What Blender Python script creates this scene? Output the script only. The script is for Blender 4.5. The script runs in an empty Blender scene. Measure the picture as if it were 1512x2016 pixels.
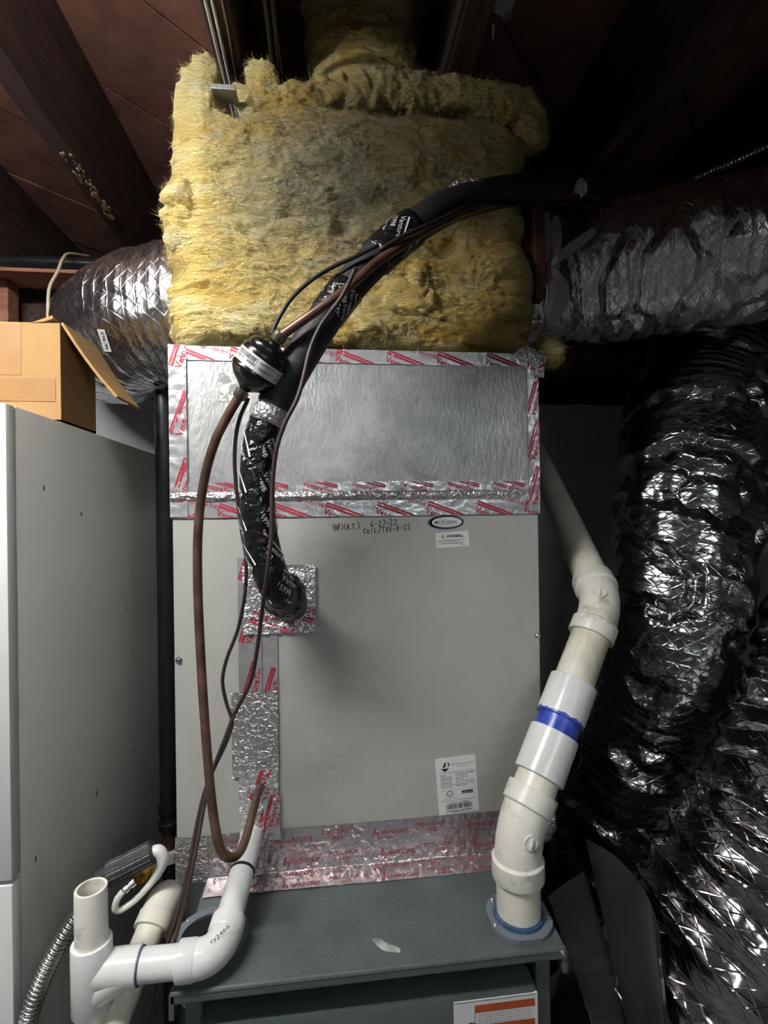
import bpy, bmesh, math, random
import numpy as np
from mathutils import Vector, Matrix

scene = bpy.context.scene
COL = scene.collection
random.seed(7); RNG = np.random.default_rng(7)

# ------------------------------------------------------------------ camera
F = 1000.0                       # focal length in pixels of the 1512 x 2016 frame
CAM = np.array([0.0, 0.0, 1.43])
YAW = math.radians(6.56); ROLL = math.radians(0.75)
fw = np.array([math.sin(YAW), math.cos(YAW), 0.0])
r0 = np.array([math.cos(YAW), -math.sin(YAW), 0.0]); zu = np.array([0.0, 0.0, 1.0])
rt = r0 * math.cos(ROLL) - zu * math.sin(ROLL)
up = zu * math.cos(ROLL) + r0 * math.sin(ROLL)
cd = bpy.data.cameras.new('camera'); cam = bpy.data.objects.new('camera', cd); COL.objects.link(cam)
cd.sensor_fit = 'HORIZONTAL'; cd.sensor_width = 36.0; cd.lens = 36.0 * F / 1512.0
cd.clip_start = 0.02; cd.clip_end = 50
cam.matrix_world = Matrix(((rt[0], up[0], -fw[0], CAM[0]), (rt[1], up[1], -fw[1], CAM[1]),
                           (rt[2], up[2], -fw[2], CAM[2]), (0, 0, 0, 1)))
scene.camera = cam

# ------------------------------------------------------------------ world, exposure
w = bpy.data.worlds.new('world'); scene.world = w; w.use_nodes = True
w.node_tree.nodes['Background'].inputs[0].default_value = (0.8, 0.9, 1.0, 1)
w.node_tree.nodes['Background'].inputs[1].default_value = 0.012
vs = scene.view_settings
vs.view_transform = 'Standard'; vs.look = 'None'; vs.gamma = 1.0; vs.use_curve_mapping = False
vs.exposure = 0.70
cy = scene.cycles            # light paths short enough for a dim, cluttered room
cy.max_bounces = 4; cy.diffuse_bounces = 3; cy.glossy_bounces = 3; cy.transmission_bounces = 0; cy.volume_bounces = 0; cy.transparent_max_bounces = 2
cy.caustics_reflective = False; cy.caustics_refractive = False; cy.use_adaptive_sampling = True; cy.adaptive_threshold = 0.1; cy.adaptive_min_samples = 16
# main light and added fill light, both built as two-tube shop lights: centre, length along x, power in watts, colour
LIGHT_A = ((-0.58, 0.20, 2.13), 0.62, 29.0, (1.0, 0.995, 0.985, 1))    # left of and just behind the camera
FILL_LIGHT = ((0.45, -1.55, 2.13), 1.2, 16.0, (0.90, 0.96, 1.0, 1))      # added fill for the cabinet side and right ducts, back in the basement

# ------------------------------------------------------------------ pixel -> world
def ray(px, py):
    return fw + (px - 756) / F * rt + (1008 - py) / F * up
def PT(px, py, t): return CAM + t * ray(px, py)            # t = depth along the view axis
def PY(px, py, Y):                                          # point on the plane y = Y
    d = ray(px, py); return CAM + d * (Y / d[1])
def PZ(px, py, Z):                                          # point on the plane z = Z
    d = ray(px, py); return CAM + d * ((Z - CAM[2]) / d[2])
def PX(px, py, X):
    d = ray(px, py); return CAM + d * (X / d[0])

# ------------------------------------------------------------------ noise
_perm = np.random.default_rng(3).permutation(256); _perm = np.concatenate([_perm, _perm, _perm])
_grad = np.random.default_rng(4).normal(size=(256, 3)); _grad /= np.linalg.norm(_grad, axis=1)[:, None]
def pn(p):
    p = np.asarray(p, float); sh = p.shape[:-1]; p = p.reshape(-1, 3)
    i = np.floor(p).astype(int); f = p - i; i &= 255
    u = f * f * f * (f * (f * 6 - 15) + 10)
    out = np.zeros(len(p))
    for dx in (0, 1):
        for dy in (0, 1):
            for dz in (0, 1):
                h = _perm[_perm[_perm[(i[:, 0] + dx) & 255] + ((i[:, 1] + dy) & 255)] + ((i[:, 2] + dz) & 255)]
                g = _grad[h]
                d = (f[:, 0] - dx) * g[:, 0] + (f[:, 1] - dy) * g[:, 1] + (f[:, 2] - dz) * g[:, 2]
                wx = u[:, 0] if dx else 1 - u[:, 0]; wy = u[:, 1] if dy else 1 - u[:, 1]; wz = u[:, 2] if dz else 1 - u[:, 2]
                out += d * wx * wy * wz
    return (out * 1.5).reshape(sh)
def fbm(p, oct=3, lac=2.1, gain=0.5):
    p = np.asarray(p, float); s = 0; a = 1.0
    for k in range(oct):
        s = s + a * pn(p + 17.3 * k); p = p * lac; a *= gain
    return s
def ridged(p, oct=3, lac=2.1, gain=0.55):
    p = np.asarray(p, float); s = 0; a = 1.0
    for k in range(oct):
        s = s + a * (1 - 2 * np.abs(pn(p + 11.7 * k))); p = p * lac; a *= gain
    return s
def sstep(a, b, x):
    t = np.clip((x - a) / (b - a), 0, 1); return t * t * (3 - 2 * t)

# ------------------------------------------------------------------ materials
MATS = {}
def nd(nt, typ, **kw):
    n = nt.nodes.new(typ)
    for k, v in kw.items():
        if k in n.inputs: n.inputs[k].default_value = v
        else: setattr(n, k, v)
    return n
def rgb(r, g, b):      # sRGB 0..255 -> linear
    f = lambda c: (c / 255 / 12.92) if c / 255 <= 0.04045 else ((c / 255 + 0.055) / 1.055) ** 2.4
    return (f(r), f(g), f(b), 1)
def mat(name, base, rough=0.5, metal=0.0, col2=None, nscale=8.0, namt=1.0, nstretch=(1, 1, 1), ndetail=3.0,
        bump=0.0, bscale=40.0, bstretch=(1, 1, 1), bdist=0.01, bdetail=3.0, coord='Object', spec=0.5, lo=0.4, hi=0.62,
        voronoi=None, rough2=None, coat=0.0, sheen=0.0):
    m = bpy.data.materials.new(name); m.use_nodes = True; nt = m.node_tree
    b = nt.nodes['Principled BSDF']; b.inputs['Base Color'].default_value = base
    b.inputs['Roughness'].default_value = rough; b.inputs['Metallic'].default_value = metal
    b.inputs['Specular IOR Level'].default_value = spec; b.inputs['Coat Weight'].default_value = coat
    b.inputs['Sheen Weight'].default_value = sheen
    tc = nd(nt, 'ShaderNodeTexCoord')
    if coord == 'World':
        geo = nd(nt, 'ShaderNodeNewGeometry'); src = geo.outputs['Position']
    else: src = tc.outputs[coord]
    if col2 is not None:
        mp = nd(nt, 'ShaderNodeMapping'); mp.inputs['Scale'].default_value = nstretch; nt.links.new(src, mp.inputs[0])
        nz = nd(nt, 'ShaderNodeTexNoise', Scale=nscale, Detail=ndetail, Roughness=0.6); nt.links.new(mp.outputs[0], nz.inputs['Vector'])
        mr = nd(nt, 'ShaderNodeMapRange'); mr.inputs[1].default_value = lo; mr.inputs[2].default_value = hi
        mr.inputs[4].default_value = namt; nt.links.new(nz.outputs['Fac'], mr.inputs[0])
        mx = nd(nt, 'ShaderNodeMix', data_type='RGBA'); mx.inputs[6].default_value = base; mx.inputs[7].default_value = col2
        nt.links.new(mr.outputs[0], mx.inputs[0]); nt.links.new(mx.outputs[2], b.inputs['Base Color'])
        if rough2 is not None:
            m2 = nd(nt, 'ShaderNodeMix'); m2.inputs[2].default_value = rough; m2.inputs[3].default_value = rough2
            nt.links.new(mr.outputs[0], m2.inputs[0]); nt.links.new(m2.outputs[0], b.inputs['Roughness'])
    hgt = None
    if bump:
        mp = nd(nt, 'ShaderNodeMapping'); mp.inputs['Scale'].default_value = bstretch; nt.links.new(src, mp.inputs[0])
        nz = nd(nt, 'ShaderNodeTexNoise', Scale=bscale, Detail=bdetail, Roughness=0.6); nt.links.new(mp.outputs[0], nz.inputs['Vector'])
        hgt = nz.outputs['Fac']
        if voronoi:
            vo = nd(nt, 'ShaderNodeTexVoronoi', feature='DISTANCE_TO_EDGE', Scale=voronoi)
            nv = nd(nt, 'ShaderNodeTexNoise', Scale=bscale * 0.4, Detail=2.0); nt.links.new(mp.outputs[0], nv.inputs['Vector'])
            va = nd(nt, 'ShaderNodeVectorMath', operation='MULTIPLY_ADD'); va.inputs[1].default_value = (0.03, 0.03, 0.03)
            nt.links.new(nv.outputs['Color'], va.inputs[0]); nt.links.new(mp.outputs[0], va.inputs[2])
            nt.links.new(va.outputs[0], vo.inputs['Vector'])
            mn = nd(nt, 'ShaderNodeMath', operation='MINIMUM'); mn.inputs[1].default_value = 0.25
            nt.links.new(vo.outputs['Distance'], mn.inputs[0])
            ad = nd(nt, 'ShaderNodeMath', operation='MULTIPLY_ADD'); ad.inputs[1].default_value = 1.6
            nt.links.new(mn.outputs[0], ad.inputs[0]); nt.links.new(hgt, ad.inputs[2]); hgt = ad.outputs[0]
        bp = nd(nt, 'ShaderNodeBump', Strength=bump, Distance=bdist); nt.links.new(hgt, bp.inputs['Height'])
        nt.links.new(bp.outputs[0], b.inputs['Normal'])
    MATS[name] = m
    return m

mat('coil_paint', rgb(178, 179, 172), 0.42, col2=rgb(173, 174, 167), nscale=3, bump=0.05, bscale=300, bdist=0.002)
mat('furnace_paint', rgb(88, 98, 96), 0.38, col2=rgb(80, 90, 88), nscale=14, bump=0.06, bscale=260, bdist=0.002)
mat('scuff', rgb(190, 192, 188), 0.7, col2=rgb(120, 126, 124), nscale=60)
mat('cabinet_paint', rgb(224, 223, 219), 0.45, col2=rgb(217, 215, 210), nscale=3, bump=0.05, bscale=200, bdist=0.002)
mat('galvanized', (0.50, 0.51, 0.50, 1), 0.42, 0.55, col2=(0.40, 0.41, 0.405, 1), nscale=30, bump=0.36, bscale=170, bstretch=(1, 1, 0.45), bdist=0.003, bdetail=2)
mat('tape_foil', (0.74, 0.74, 0.76, 1), 0.30, 0.68, col2=(0.66, 0.66, 0.68, 1), nscale=20, bump=0.35, bscale=60, bdist=0.004, coord='World')
mat('tape_crumpled', (0.72, 0.69, 0.69, 1), 0.28, 0.85, bump=0.65, bscale=150, bdist=0.004, voronoi=95, coord='World')
mat('tape_wrinkled', (0.76, 0.75, 0.76, 1), 0.26, 0.72, bump=0.7, bscale=150, bdist=0.004, voronoi=85, coord='World')
mat('tape_hardcast', (0.62, 0.57, 0.58, 1), 0.26, 0.80, col2=(0.62, 0.46, 0.48, 1), nscale=16, lo=0.48, hi=0.66, bump=0.55, bscale=90, bdist=0.004, voronoi=45, coord='World')
mat('print_red', rgb(170, 38, 60), 0.5)
mat('print_dull_red', rgb(158, 84, 92), 0.5)
mat('print_black', rgb(28, 28, 32), 0.6)
mat('print_white', rgb(225, 226, 228), 0.5)
mat('print_navy', rgb(60, 62, 110), 0.35)
mat('print_yellow', rgb(206, 178, 40), 0.5)
mat('print_orange', rgb(178, 84, 44), 0.5)
mat('print_grey', rgb(120, 120, 118), 0.6)
mat('paper_residue', rgb(150, 152, 150), 0.7, col2=rgb(222, 222, 218), nscale=70, lo=0.46, hi=0.54)
mat('label_white', rgb(226, 226, 224), 0.4)
mat('pvc_white', rgb(236, 237, 235), 0.22, col2=rgb(226, 227, 223), nscale=10)
mat('pvc_cream', rgb(233, 229, 214), 0.32, col2=rgb(190, 180, 150), nscale=9, nstretch=(1, 1, 0.35), lo=0.52, hi=0.75, bump=0.03, bscale=60)
mat('pvc_aged', rgb(235, 232, 222), 0.35, col2=rgb(168, 158, 132), nscale=28, lo=0.56, hi=0.74, bump=0.03, bscale=60)
mat('primer_blue', rgb(32, 60, 170), 0.3, col2=rgb(70, 100, 200), nscale=60)
mat('primer_dull', rgb(48, 74, 108), 0.45, col2=rgb(70, 98, 130), nscale=60)
mat('flange_grey', rgb(112, 120, 128), 0.45)
mat('dark_hole', (0.004, 0.004, 0.004, 1), 0.9)
mat('foam_black', rgb(40, 41, 44), 0.6, bump=0.1, bscale=200)
mat('tape_black', rgb(26, 26, 28), 0.24, bump=0.6, bscale=90, bdist=0.005, voronoi=45)
mat('drier_black', rgb(22, 22, 24), 0.25, coat=0.3)
mat('copper_dull', rgb(118, 88, 76), 0.36, 0.4, col2=rgb(84, 62, 54), nscale=22)
mat('solder', rgb(120, 110, 100), 0.35, 0.7)
mat('wire_brown', rgb(66, 52, 48), 0.5)
mat('wire_black', rgb(30, 28, 28), 0.5)
mat('cable_cream', rgb(214, 204, 178), 0.5)
mat('iron_black', rgb(24, 25, 28), 0.32, col2=rgb(36, 37, 40), nscale=30)
mat('stainless', (0.62, 0.61, 0.60, 1), 0.25, 1.0)
mat('white_coating', rgb(226, 226, 220), 0.3)
mat('brass', rgb(190, 150, 60), 0.3, 0.9)
mat('screw_steel', (0.6, 0.6, 0.62, 1), 0.28, 1.0)
mat('cardboard', rgb(160, 126, 80), 0.85, col2=rgb(146, 112, 68), nscale=7, lo=0.35, hi=0.7)
mat('cardboard_edge', rgb(160, 124, 78), 0.9)
mat('box_tape', rgb(150, 110, 60), 0.5, col2=rgb(142, 103, 56), nscale=10)
mat('joist_wood', rgb(92, 68, 64), 0.75, col2=rgb(60, 47, 46), nscale=10, nstretch=(6, 0.6, 6), bump=0.4, bscale=14, bstretch=(8, 0.5, 8), bdist=0.004, coord='World')
mat('plank_wood', rgb(162, 116, 98), 0.75, col2=rgb(122, 84, 72), nscale=6, nstretch=(2, 2, 2), lo=0.35, hi=0.7, bump=0.4, bscale=24, bdist=0.003)
mat('plate_wood', rgb(196, 140, 112), 0.75, col2=rgb(160, 110, 88), nscale=10, nstretch=(0.4, 6, 6), coord='World')
mat('paint_chip', rgb(206, 176, 140), 0.8, col2=rgb(160, 120, 92), nscale=90)
mat('plaster', rgb(200, 196, 186), 0.85)
mat('wall_paint', rgb(214, 216, 218), 0.6, col2=rgb(200, 202, 206), nscale=6, bump=0.5, bscale=18, bdist=0.006, coord='World')
mat('concrete', rgb(128, 126, 122), 0.85, col2=rgb(98, 97, 94), nscale=5, bump=0.3, bscale=30, coord='World')
mat('room_wall', rgb(150, 149, 146), 0.8, col2=rgb(136, 135, 132), nscale=4, coord='World')
mat('strap_grey', rgb(172, 172, 174), 0.85, bump=0.3, bscale=300, bdist=0.002)
mat('rust_edge', rgb(112, 66, 46), 0.7, col2=rgb(70, 44, 34), nscale=40)
mat('sheet_grey', rgb(66, 67, 68), 0.4, 0.35, col2=rgb(50, 51, 52), nscale=12)
mat('ribbed_grey', rgb(58, 58, 58), 0.75)
mat('porcelain', rgb(230, 228, 220), 0.25)
mat('paper_scrap', rgb(150, 146, 136), 0.8)

def foil_mat(name, base, rough, scrim=0.5):
    """crinkled reflective jacket with a woven diamond thread pattern under it (UV in metres)"""
    m = mat(name, base, rough, 1.0, bump=0.16, bscale=26, bdist=0.006, bstretch=(1, 1, 1), voronoi=9, coord='UV')
    nt = m.node_tree; b = nt.nodes['Principled BSDF']
    first = [n for n in nt.nodes if n.type == 'BUMP'][0]
    tc = nd(nt, 'ShaderNodeTexCoord'); sp = nd(nt, 'ShaderNodeSeparateXYZ'); nt.links.new(tc.outputs['UV'], sp.inputs[0])
    acc = None
    for sx, sy in ((1, 0.62), (1, -0.62), (1, 0.0)):
        a = nd(nt, 'ShaderNodeMath', operation='MULTIPLY'); a.inputs[1].default_value = sx * 58; nt.links.new(sp.outputs[0], a.inputs[0])
        c = nd(nt, 'ShaderNodeMath', operation='MULTIPLY_ADD'); c.inputs[1].default_value = sy * 58
        nt.links.new(sp.outputs[1], c.inputs[0]); nt.links.new(a.outputs[0], c.inputs[2])
        pp = nd(nt, 'ShaderNodeMath', operation='PINGPONG'); pp.inputs[1].default_value = 0.5; nt.links.new(c.outputs[0], pp.inputs[0])
        lt = nd(nt, 'ShaderNodeMapRange'); lt.inputs[1].default_value = 0.07; lt.inputs[2].default_value = 0.0
        nt.links.new(pp.outputs[0], lt.inputs[0])
        if acc is None: acc = lt.outputs[0]
        else:
            mxm = nd(nt, 'ShaderNodeMath', operation='MAXIMUM'); nt.links.new(acc, mxm.inputs[0]); nt.links.new(lt.outputs[0], mxm.inputs[1]); acc = mxm.outputs[0]
    b2 = nd(nt, 'ShaderNodeBump', Strength=scrim, Distance=0.0025)
    nt.links.new(acc, b2.inputs['Height']); nt.links.new(first.outputs[0], b2.inputs['Normal']); nt.links.new(b2.outputs[0], b.inputs['Normal'])
    return m
foil_mat('duct_foil', (0.84, 0.84, 0.85, 1), 0.26, 0.30)
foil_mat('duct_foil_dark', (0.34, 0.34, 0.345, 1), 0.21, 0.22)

foil_mat('duct_foil_crisp', (0.56, 0.56, 0.57, 1), 0.15, 0.2)

def wool_mat(name):
    m = bpy.data.materials.new(name); m.use_nodes = True; nt = m.node_tree; b = nt.nodes['Principled BSDF']
    b.inputs['Roughness'].default_value = 0.95; b.inputs['Specular IOR Level'].default_value = 0.1
    b.inputs['Sheen Weight'].default_value = 0.15
    g = nd(nt, 'ShaderNodeNewGeometry')
    def noise(scale, stretch, det=3.0):
        mp = nd(nt, 'ShaderNodeMapping'); mp.inputs['Scale'].default_value = stretch; nt.links.new(g.outputs['Position'], mp.inputs[0])
        n = nd(nt, 'ShaderNodeTexNoise', Scale=scale, Detail=det, Roughness=0.65, Distortion=0.6); nt.links.new(mp.outputs[0], n.inputs['Vector']); return n.outputs['Fac']
    def rng(s, a, c, to=1.0):
        r = nd(nt, 'ShaderNodeMapRange'); r.inputs[1].default_value = a; r.inputs[2].default_value = c; r.inputs[4].default_value = to
        nt.links.new(s, r.inputs[0]); return r.outputs[0]
    def mix(a, c, fac):
        x = nd(nt, 'ShaderNodeMix', data_type='RGBA')
        if isinstance(a, tuple): x.inputs[6].default_value = a
        else: nt.links.new(a, x.inputs[6])
        x.inputs[7].default_value = c; nt.links.new(fac, x.inputs[0]); return x.outputs[2]
    c = mix(rgb(230, 212, 146), rgb(228, 194, 106), rng(noise(5, (1, 1, 1.6)), 0.42, 0.62))
    c = mix(c, rgb(232, 222, 180), rng(noise(14, (1, 1, 2.5)), 0.52, 0.68, 0.8))
    c = mix(c, rgb(150, 138, 98), rng(noise(26, (1, 1, 2.2)), 0.58, 0.74, 0.6))
    # dust stain with a ragged outline in the upper middle of the blanket
    vd = nd(nt, 'ShaderNodeVectorMath', operation='DISTANCE'); st = PY(690, 330, 0.80); vd.inputs[1].default_value = tuple(st)
    nt.links.new(g.outputs['Position'], vd.inputs[0])
    ad = nd(nt, 'ShaderNodeMath', operation='MULTIPLY_ADD'); ad.inputs[1].default_value = 0.30
    nt.links.new(noise(7, (1, 1, 1)), ad.inputs[0]); nt.links.new(vd.outputs['Value'], ad.inputs[2])
    s = rng(ad.outputs[0], 0.36, 0.20, 0.8)
    c = mix(c, rgb(176, 172, 150), s)
    nt.links.new(c, b.inputs['Base Color'])
    bp = nd(nt, 'ShaderNodeBump', Strength=1.0, Distance=0.008); nt.links.new(noise(110, (0.7, 1, 2.6), 4.0), bp.inputs['Height']); nt.links.new(bp.outputs[0], b.inputs['Normal'])
    MATS[name] = m
wool_mat('wool')

# ------------------------------------------------------------------ mesh helpers
class MB:
    def __init__(self): self.v = []; self.f = []; self.uv = []; self.n = 0; self.mi = []; self.cur = 0
    def add(self, verts, faces, uv=None):
        verts = np.asarray(verts, float)
        self.v.append(verts); self.uv.append(np.zeros((len(verts), 2)) if uv is None else np.asarray(uv, float))
        self.f += [tuple(int(i) + self.n for i in q) for q in faces]; self.mi += [self.cur] * len(faces)
        self.n += len(verts); return self
    def box(self, lo, hi, bev=0.0):
        lo = np.minimum(lo, hi).astype(float) if True else lo; hi2 = np.maximum(np.asarray(lo), np.asarray(hi)).astype(float)
        return self.hexa([(lo[0], lo[1], lo[2]), (hi2[0], lo[1], lo[2]), (hi2[0], hi2[1], lo[2]), (lo[0], hi2[1], lo[2]),
                          (lo[0], lo[1], hi2[2]), (hi2[0], lo[1], hi2[2]), (hi2[0], hi2[1], hi2[2]), (lo[0], hi2[1], hi2[2])], bev)
    def hexa(self, c, bev=0.0):
        if not bev:
            return self.add(c, [(0, 3, 2, 1), (4, 5, 6, 7), (0, 1, 5, 4), (1, 2, 6, 5), (2, 3, 7, 6), (3, 0, 4, 7)])
        bm = bmesh.new(); vv = [bm.verts.new(tuple(map(float, p))) for p in c]
        for q in [(0, 3, 2, 1), (4, 5, 6, 7), (0, 1, 5, 4), (1, 2, 6, 5), (2, 3, 7, 6), (3, 0, 4, 7)]: bm.faces.new([vv[i] for i in q])
        bmesh.ops.bevel(bm, geom=list(bm.edges), offset=bev, segments=2, profile=0.5, affect='EDGES')
        bm.verts.ensure_lookup_table(); bm.verts.index_update()
        self.add([tuple(v.co) for v in bm.verts], [[v.index for v in f.verts] for f in bm.faces]); bm.free(); return self
    def prism(self, poly, off):            # polygon of 3D points, extruded by vector off
        p = np.asarray(poly, float); n = len(p); o = np.asarray(off, float)
        return self.add(np.vstack([p, p + o]), [tuple(range(n))[::-1], tuple(range(n, 2 * n))] + [(i, (i + 1) % n, n + (i + 1) % n, n + i) for i in range(n)])
    def grid(self, pts, uv=None, wrap=False, cap0=False, cap1=False):   # pts (a, b, 3)
        a, b, _ = pts.shape
        idx = np.arange(a * b).reshape(a, b)
        if wrap: nx = np.roll(idx, -1, axis=1); A = idx[:-1]; B = nx[:-1]; C = nx[1:]; D = idx[1:]
        else: A = idx[:-1, :-1]; B = idx[:-1, 1:]; C = idx[1:, 1:]; D = idx[1:, :-1]
        q = np.stack([A.ravel(), B.ravel(), C.ravel(), D.ravel()], 1).tolist()
        if cap0: q.append(list(range(b))[::-1])
        if cap1: q.append(list(range((a - 1) * b, a * b)))
        return self.add(pts.reshape(-1, 3), q, None if uv is None else uv.reshape(-1, 2))
    def lathe(self, p, d, prof, seg=32):   # prof: (distance along d, radius)
        d = np.asarray(d, float); d = d / np.linalg.norm(d); p = np.asarray(p, float)
        a = np.cross(d, (0, 0, 1.0)) if abs(d[2]) < 0.9 else np.cross(d, (1.0, 0, 0)); a /= np.linalg.norm(a); b = np.cross(d, a)
        th = np.linspace(0, 2 * math.pi, seg, endpoint=False)
        ring = np.cos(th)[:, None] * a + np.sin(th)[:, None] * b
        pts = np.stack([p + d * s + ring * max(r, 1e-5) for s, r in prof])
        return self.grid(pts, wrap=True, cap0=True, cap1=True)
    def tube(self, path, r, seg=16, cap=True):
        T = Tube(path); rr = np.broadcast_to(np.asarray(r, float), (len(T.P),))
        th = np.linspace(0, 2 * math.pi, seg, endpoint=False)
        pts = T.P[:, None] + rr[:, None, None] * (np.cos(th)[None, :, None] * T.N[:, None] + np.sin(th)[None, :, None] * T.B[:, None])
        uv = np.stack(np.broadcast_arrays(T.s[:, None], th[None] * float(rr.mean())), -1)
        return self.grid(pts, uv, wrap=True, cap0=cap, cap1=cap)
    def build(self, name, m, parent=None, smooth=False, mats=None, sharp=None):
        me = bpy.data.meshes.new(name); V = np.vstack(self.v) if self.v else np.zeros((0, 3))
        me.from_pydata(V.tolist(), [], self.f)
        UV = np.vstack(self.uv)
        if UV.any():
            lay = me.uv_layers.new(name='uv'); vi = np.zeros(len(me.loops), int); me.loops.foreach_get('vertex_index', vi)
            lay.data.foreach_set('uv', UV[vi].astype(np.float32).ravel())
        for x in (mats or [m]): me.materials.append(MATS[x])
        if mats: me.polygons.foreach_set('material_index', self.mi)
        if smooth:
            me.polygons.foreach_set('use_smooth', [True] * len(me.polygons))
            if sharp is not None: me.set_sharp_from_angle(angle=math.radians(sharp))
        me.update()
        o = bpy.data.objects.new(name, me); COL.objects.link(o)
        if parent is not None: o.parent = parent; o.matrix_parent_inverse = Matrix.Translation(-parent.location) if parent.type == 'EMPTY' else Matrix()
        return o
class Tube:
    """a path with rotation-minimising frames"""
    def __init__(self, P):
        P = np.asarray(P, float); self.P = P
        T = np.gradient(P, axis=0); T /= np.linalg.norm(T, axis=1)[:, None] + 1e-12; self.T = T
        n = np.cross(T[0], (0, 0, 1.0)); n = n if np.linalg.norm(n) > 0.1 else np.cross(T[0], (1.0, 0, 0)); n /= np.linalg.norm(n)
        N = [n]
        for i in range(1, len(P)):
            n = N[-1] - T[i] * np.dot(N[-1], T[i]); N.append(n / np.linalg.norm(n))
        self.N = np.array(N); self.B = np.cross(T, self.N)
        self.s = np.concatenate([[0], np.cumsum(np.linalg.norm(np.diff(P, axis=0), axis=1))])
    def at(self, s, th, r):
        f = lambda A: np.stack([np.interp(s, self.s, A[:, k]) for k in range(3)], -1)
        return f(self.P) + r * (np.cos(th)[..., None] * f(self.N) + np.sin(th)[..., None] * f(self.B))
def spline(ctrl, n):
    c = np.asarray(ctrl, float); c = np.vstack([2 * c[0] - c[1], c, 2 * c[-1] - c[-2]]); out = []
    seg = len(c) - 3; ts = np.linspace(0, seg, n)
    for t in ts:
        i = min(int(t), seg - 1); u = t - i; p0, p1, p2, p3 = c[i:i + 4]
        out.append(0.5 * (2 * p1 + (p2 - p0) * u + (2 * p0 - 5 * p1 + 4 * p2 - p3) * u * u + (3 * p1 - p0 - 3 * p2 + p3) * u ** 3))
    P = np.array(out)
    s = np.concatenate([[0], np.cumsum(np.linalg.norm(np.diff(P, axis=0), axis=1))]); q = np.linspace(0, s[-1], n)
    return np.stack([np.interp(q, s, P[:, k]) for k in range(3)], 1)
def px_path(lst, n): return spline([PT(*p) for p in lst], n)
def tag(o, label, cat, group=None, kind=None):
    if label: o['label'] = label
    if cat: o['category'] = cat
    if group: o['group'] = group
    if kind: o['kind'] = kind
    return o
def thing(name, label, cat, loc, group=None):
    o = bpy.data.objects.new(name, None); o.empty_display_size = 0.05; COL.objects.link(o); o.location = [float(x) for x in loc]
    return tag(o, label, cat, group)
def struct(name, mb, m, **kw):
    o = mb.build(name, m, **kw); o['kind'] = 'structure'; return o
def screw(name, p, d, r, parent, m='screw_steel'):
    mb = MB(); mb.lathe(p, d, [(-0.001, r * 1.5), (0.0006, r * 1.5), (0.0007, r), (r * 0.9, r), (r * 1.1, r * 0.8), (r * 1.1, r * 0.35), (r * 0.6, r * 0.3)], 12)
    return mb.build(name, m, parent, True, sharp=40)

# ------------------------------------------------------------------ lettering
_tc = {}
def text_polys(s, bold=0.0):
    key = (s, bold)
    if key not in _tc:
        cu = bpy.data.curves.new('t', 'FONT'); cu.body = s; cu.resolution_u = 2; cu.offset = bold; cu.fill_mode = 'BOTH'
        o = bpy.data.objects.new('t', cu); COL.objects.link(o)
        dg = bpy.context.evaluated_depsgraph_get(); me = o.evaluated_get(dg).to_mesh()
        co = np.array([v.co[:2] for v in me.vertices]) if len(me.vertices) else np.zeros((0, 2))
        polys = [co[list(p.vertices)] for p in me.polygons]
        o.evaluated_get(dg).to_mesh_clear(); bpy.data.objects.remove(o); bpy.data.curves.remove(cu)
        _tc[key] = (polys, float(co[:, 0].max() if len(co) else 0))
    return _tc[key]
def clip(poly, lo, hi):
    for ax in (0, 1):
        for sgn, lim in ((1, lo[ax]), (-1, -hi[ax])):
            out = []
            n = len(poly)
            for i in range(n):
                a, b = poly[i], poly[(i + 1) % n]; da, db = sgn * a[ax] - lim, sgn * b[ax] - lim
                if da >= 0: out.append(a)
                if (da >= 0) != (db >= 0): out.append(a + (b - a) * (da / (da - db)))
            poly = out
            if len(poly) < 3: return None
    return np.array(poly)
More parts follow.
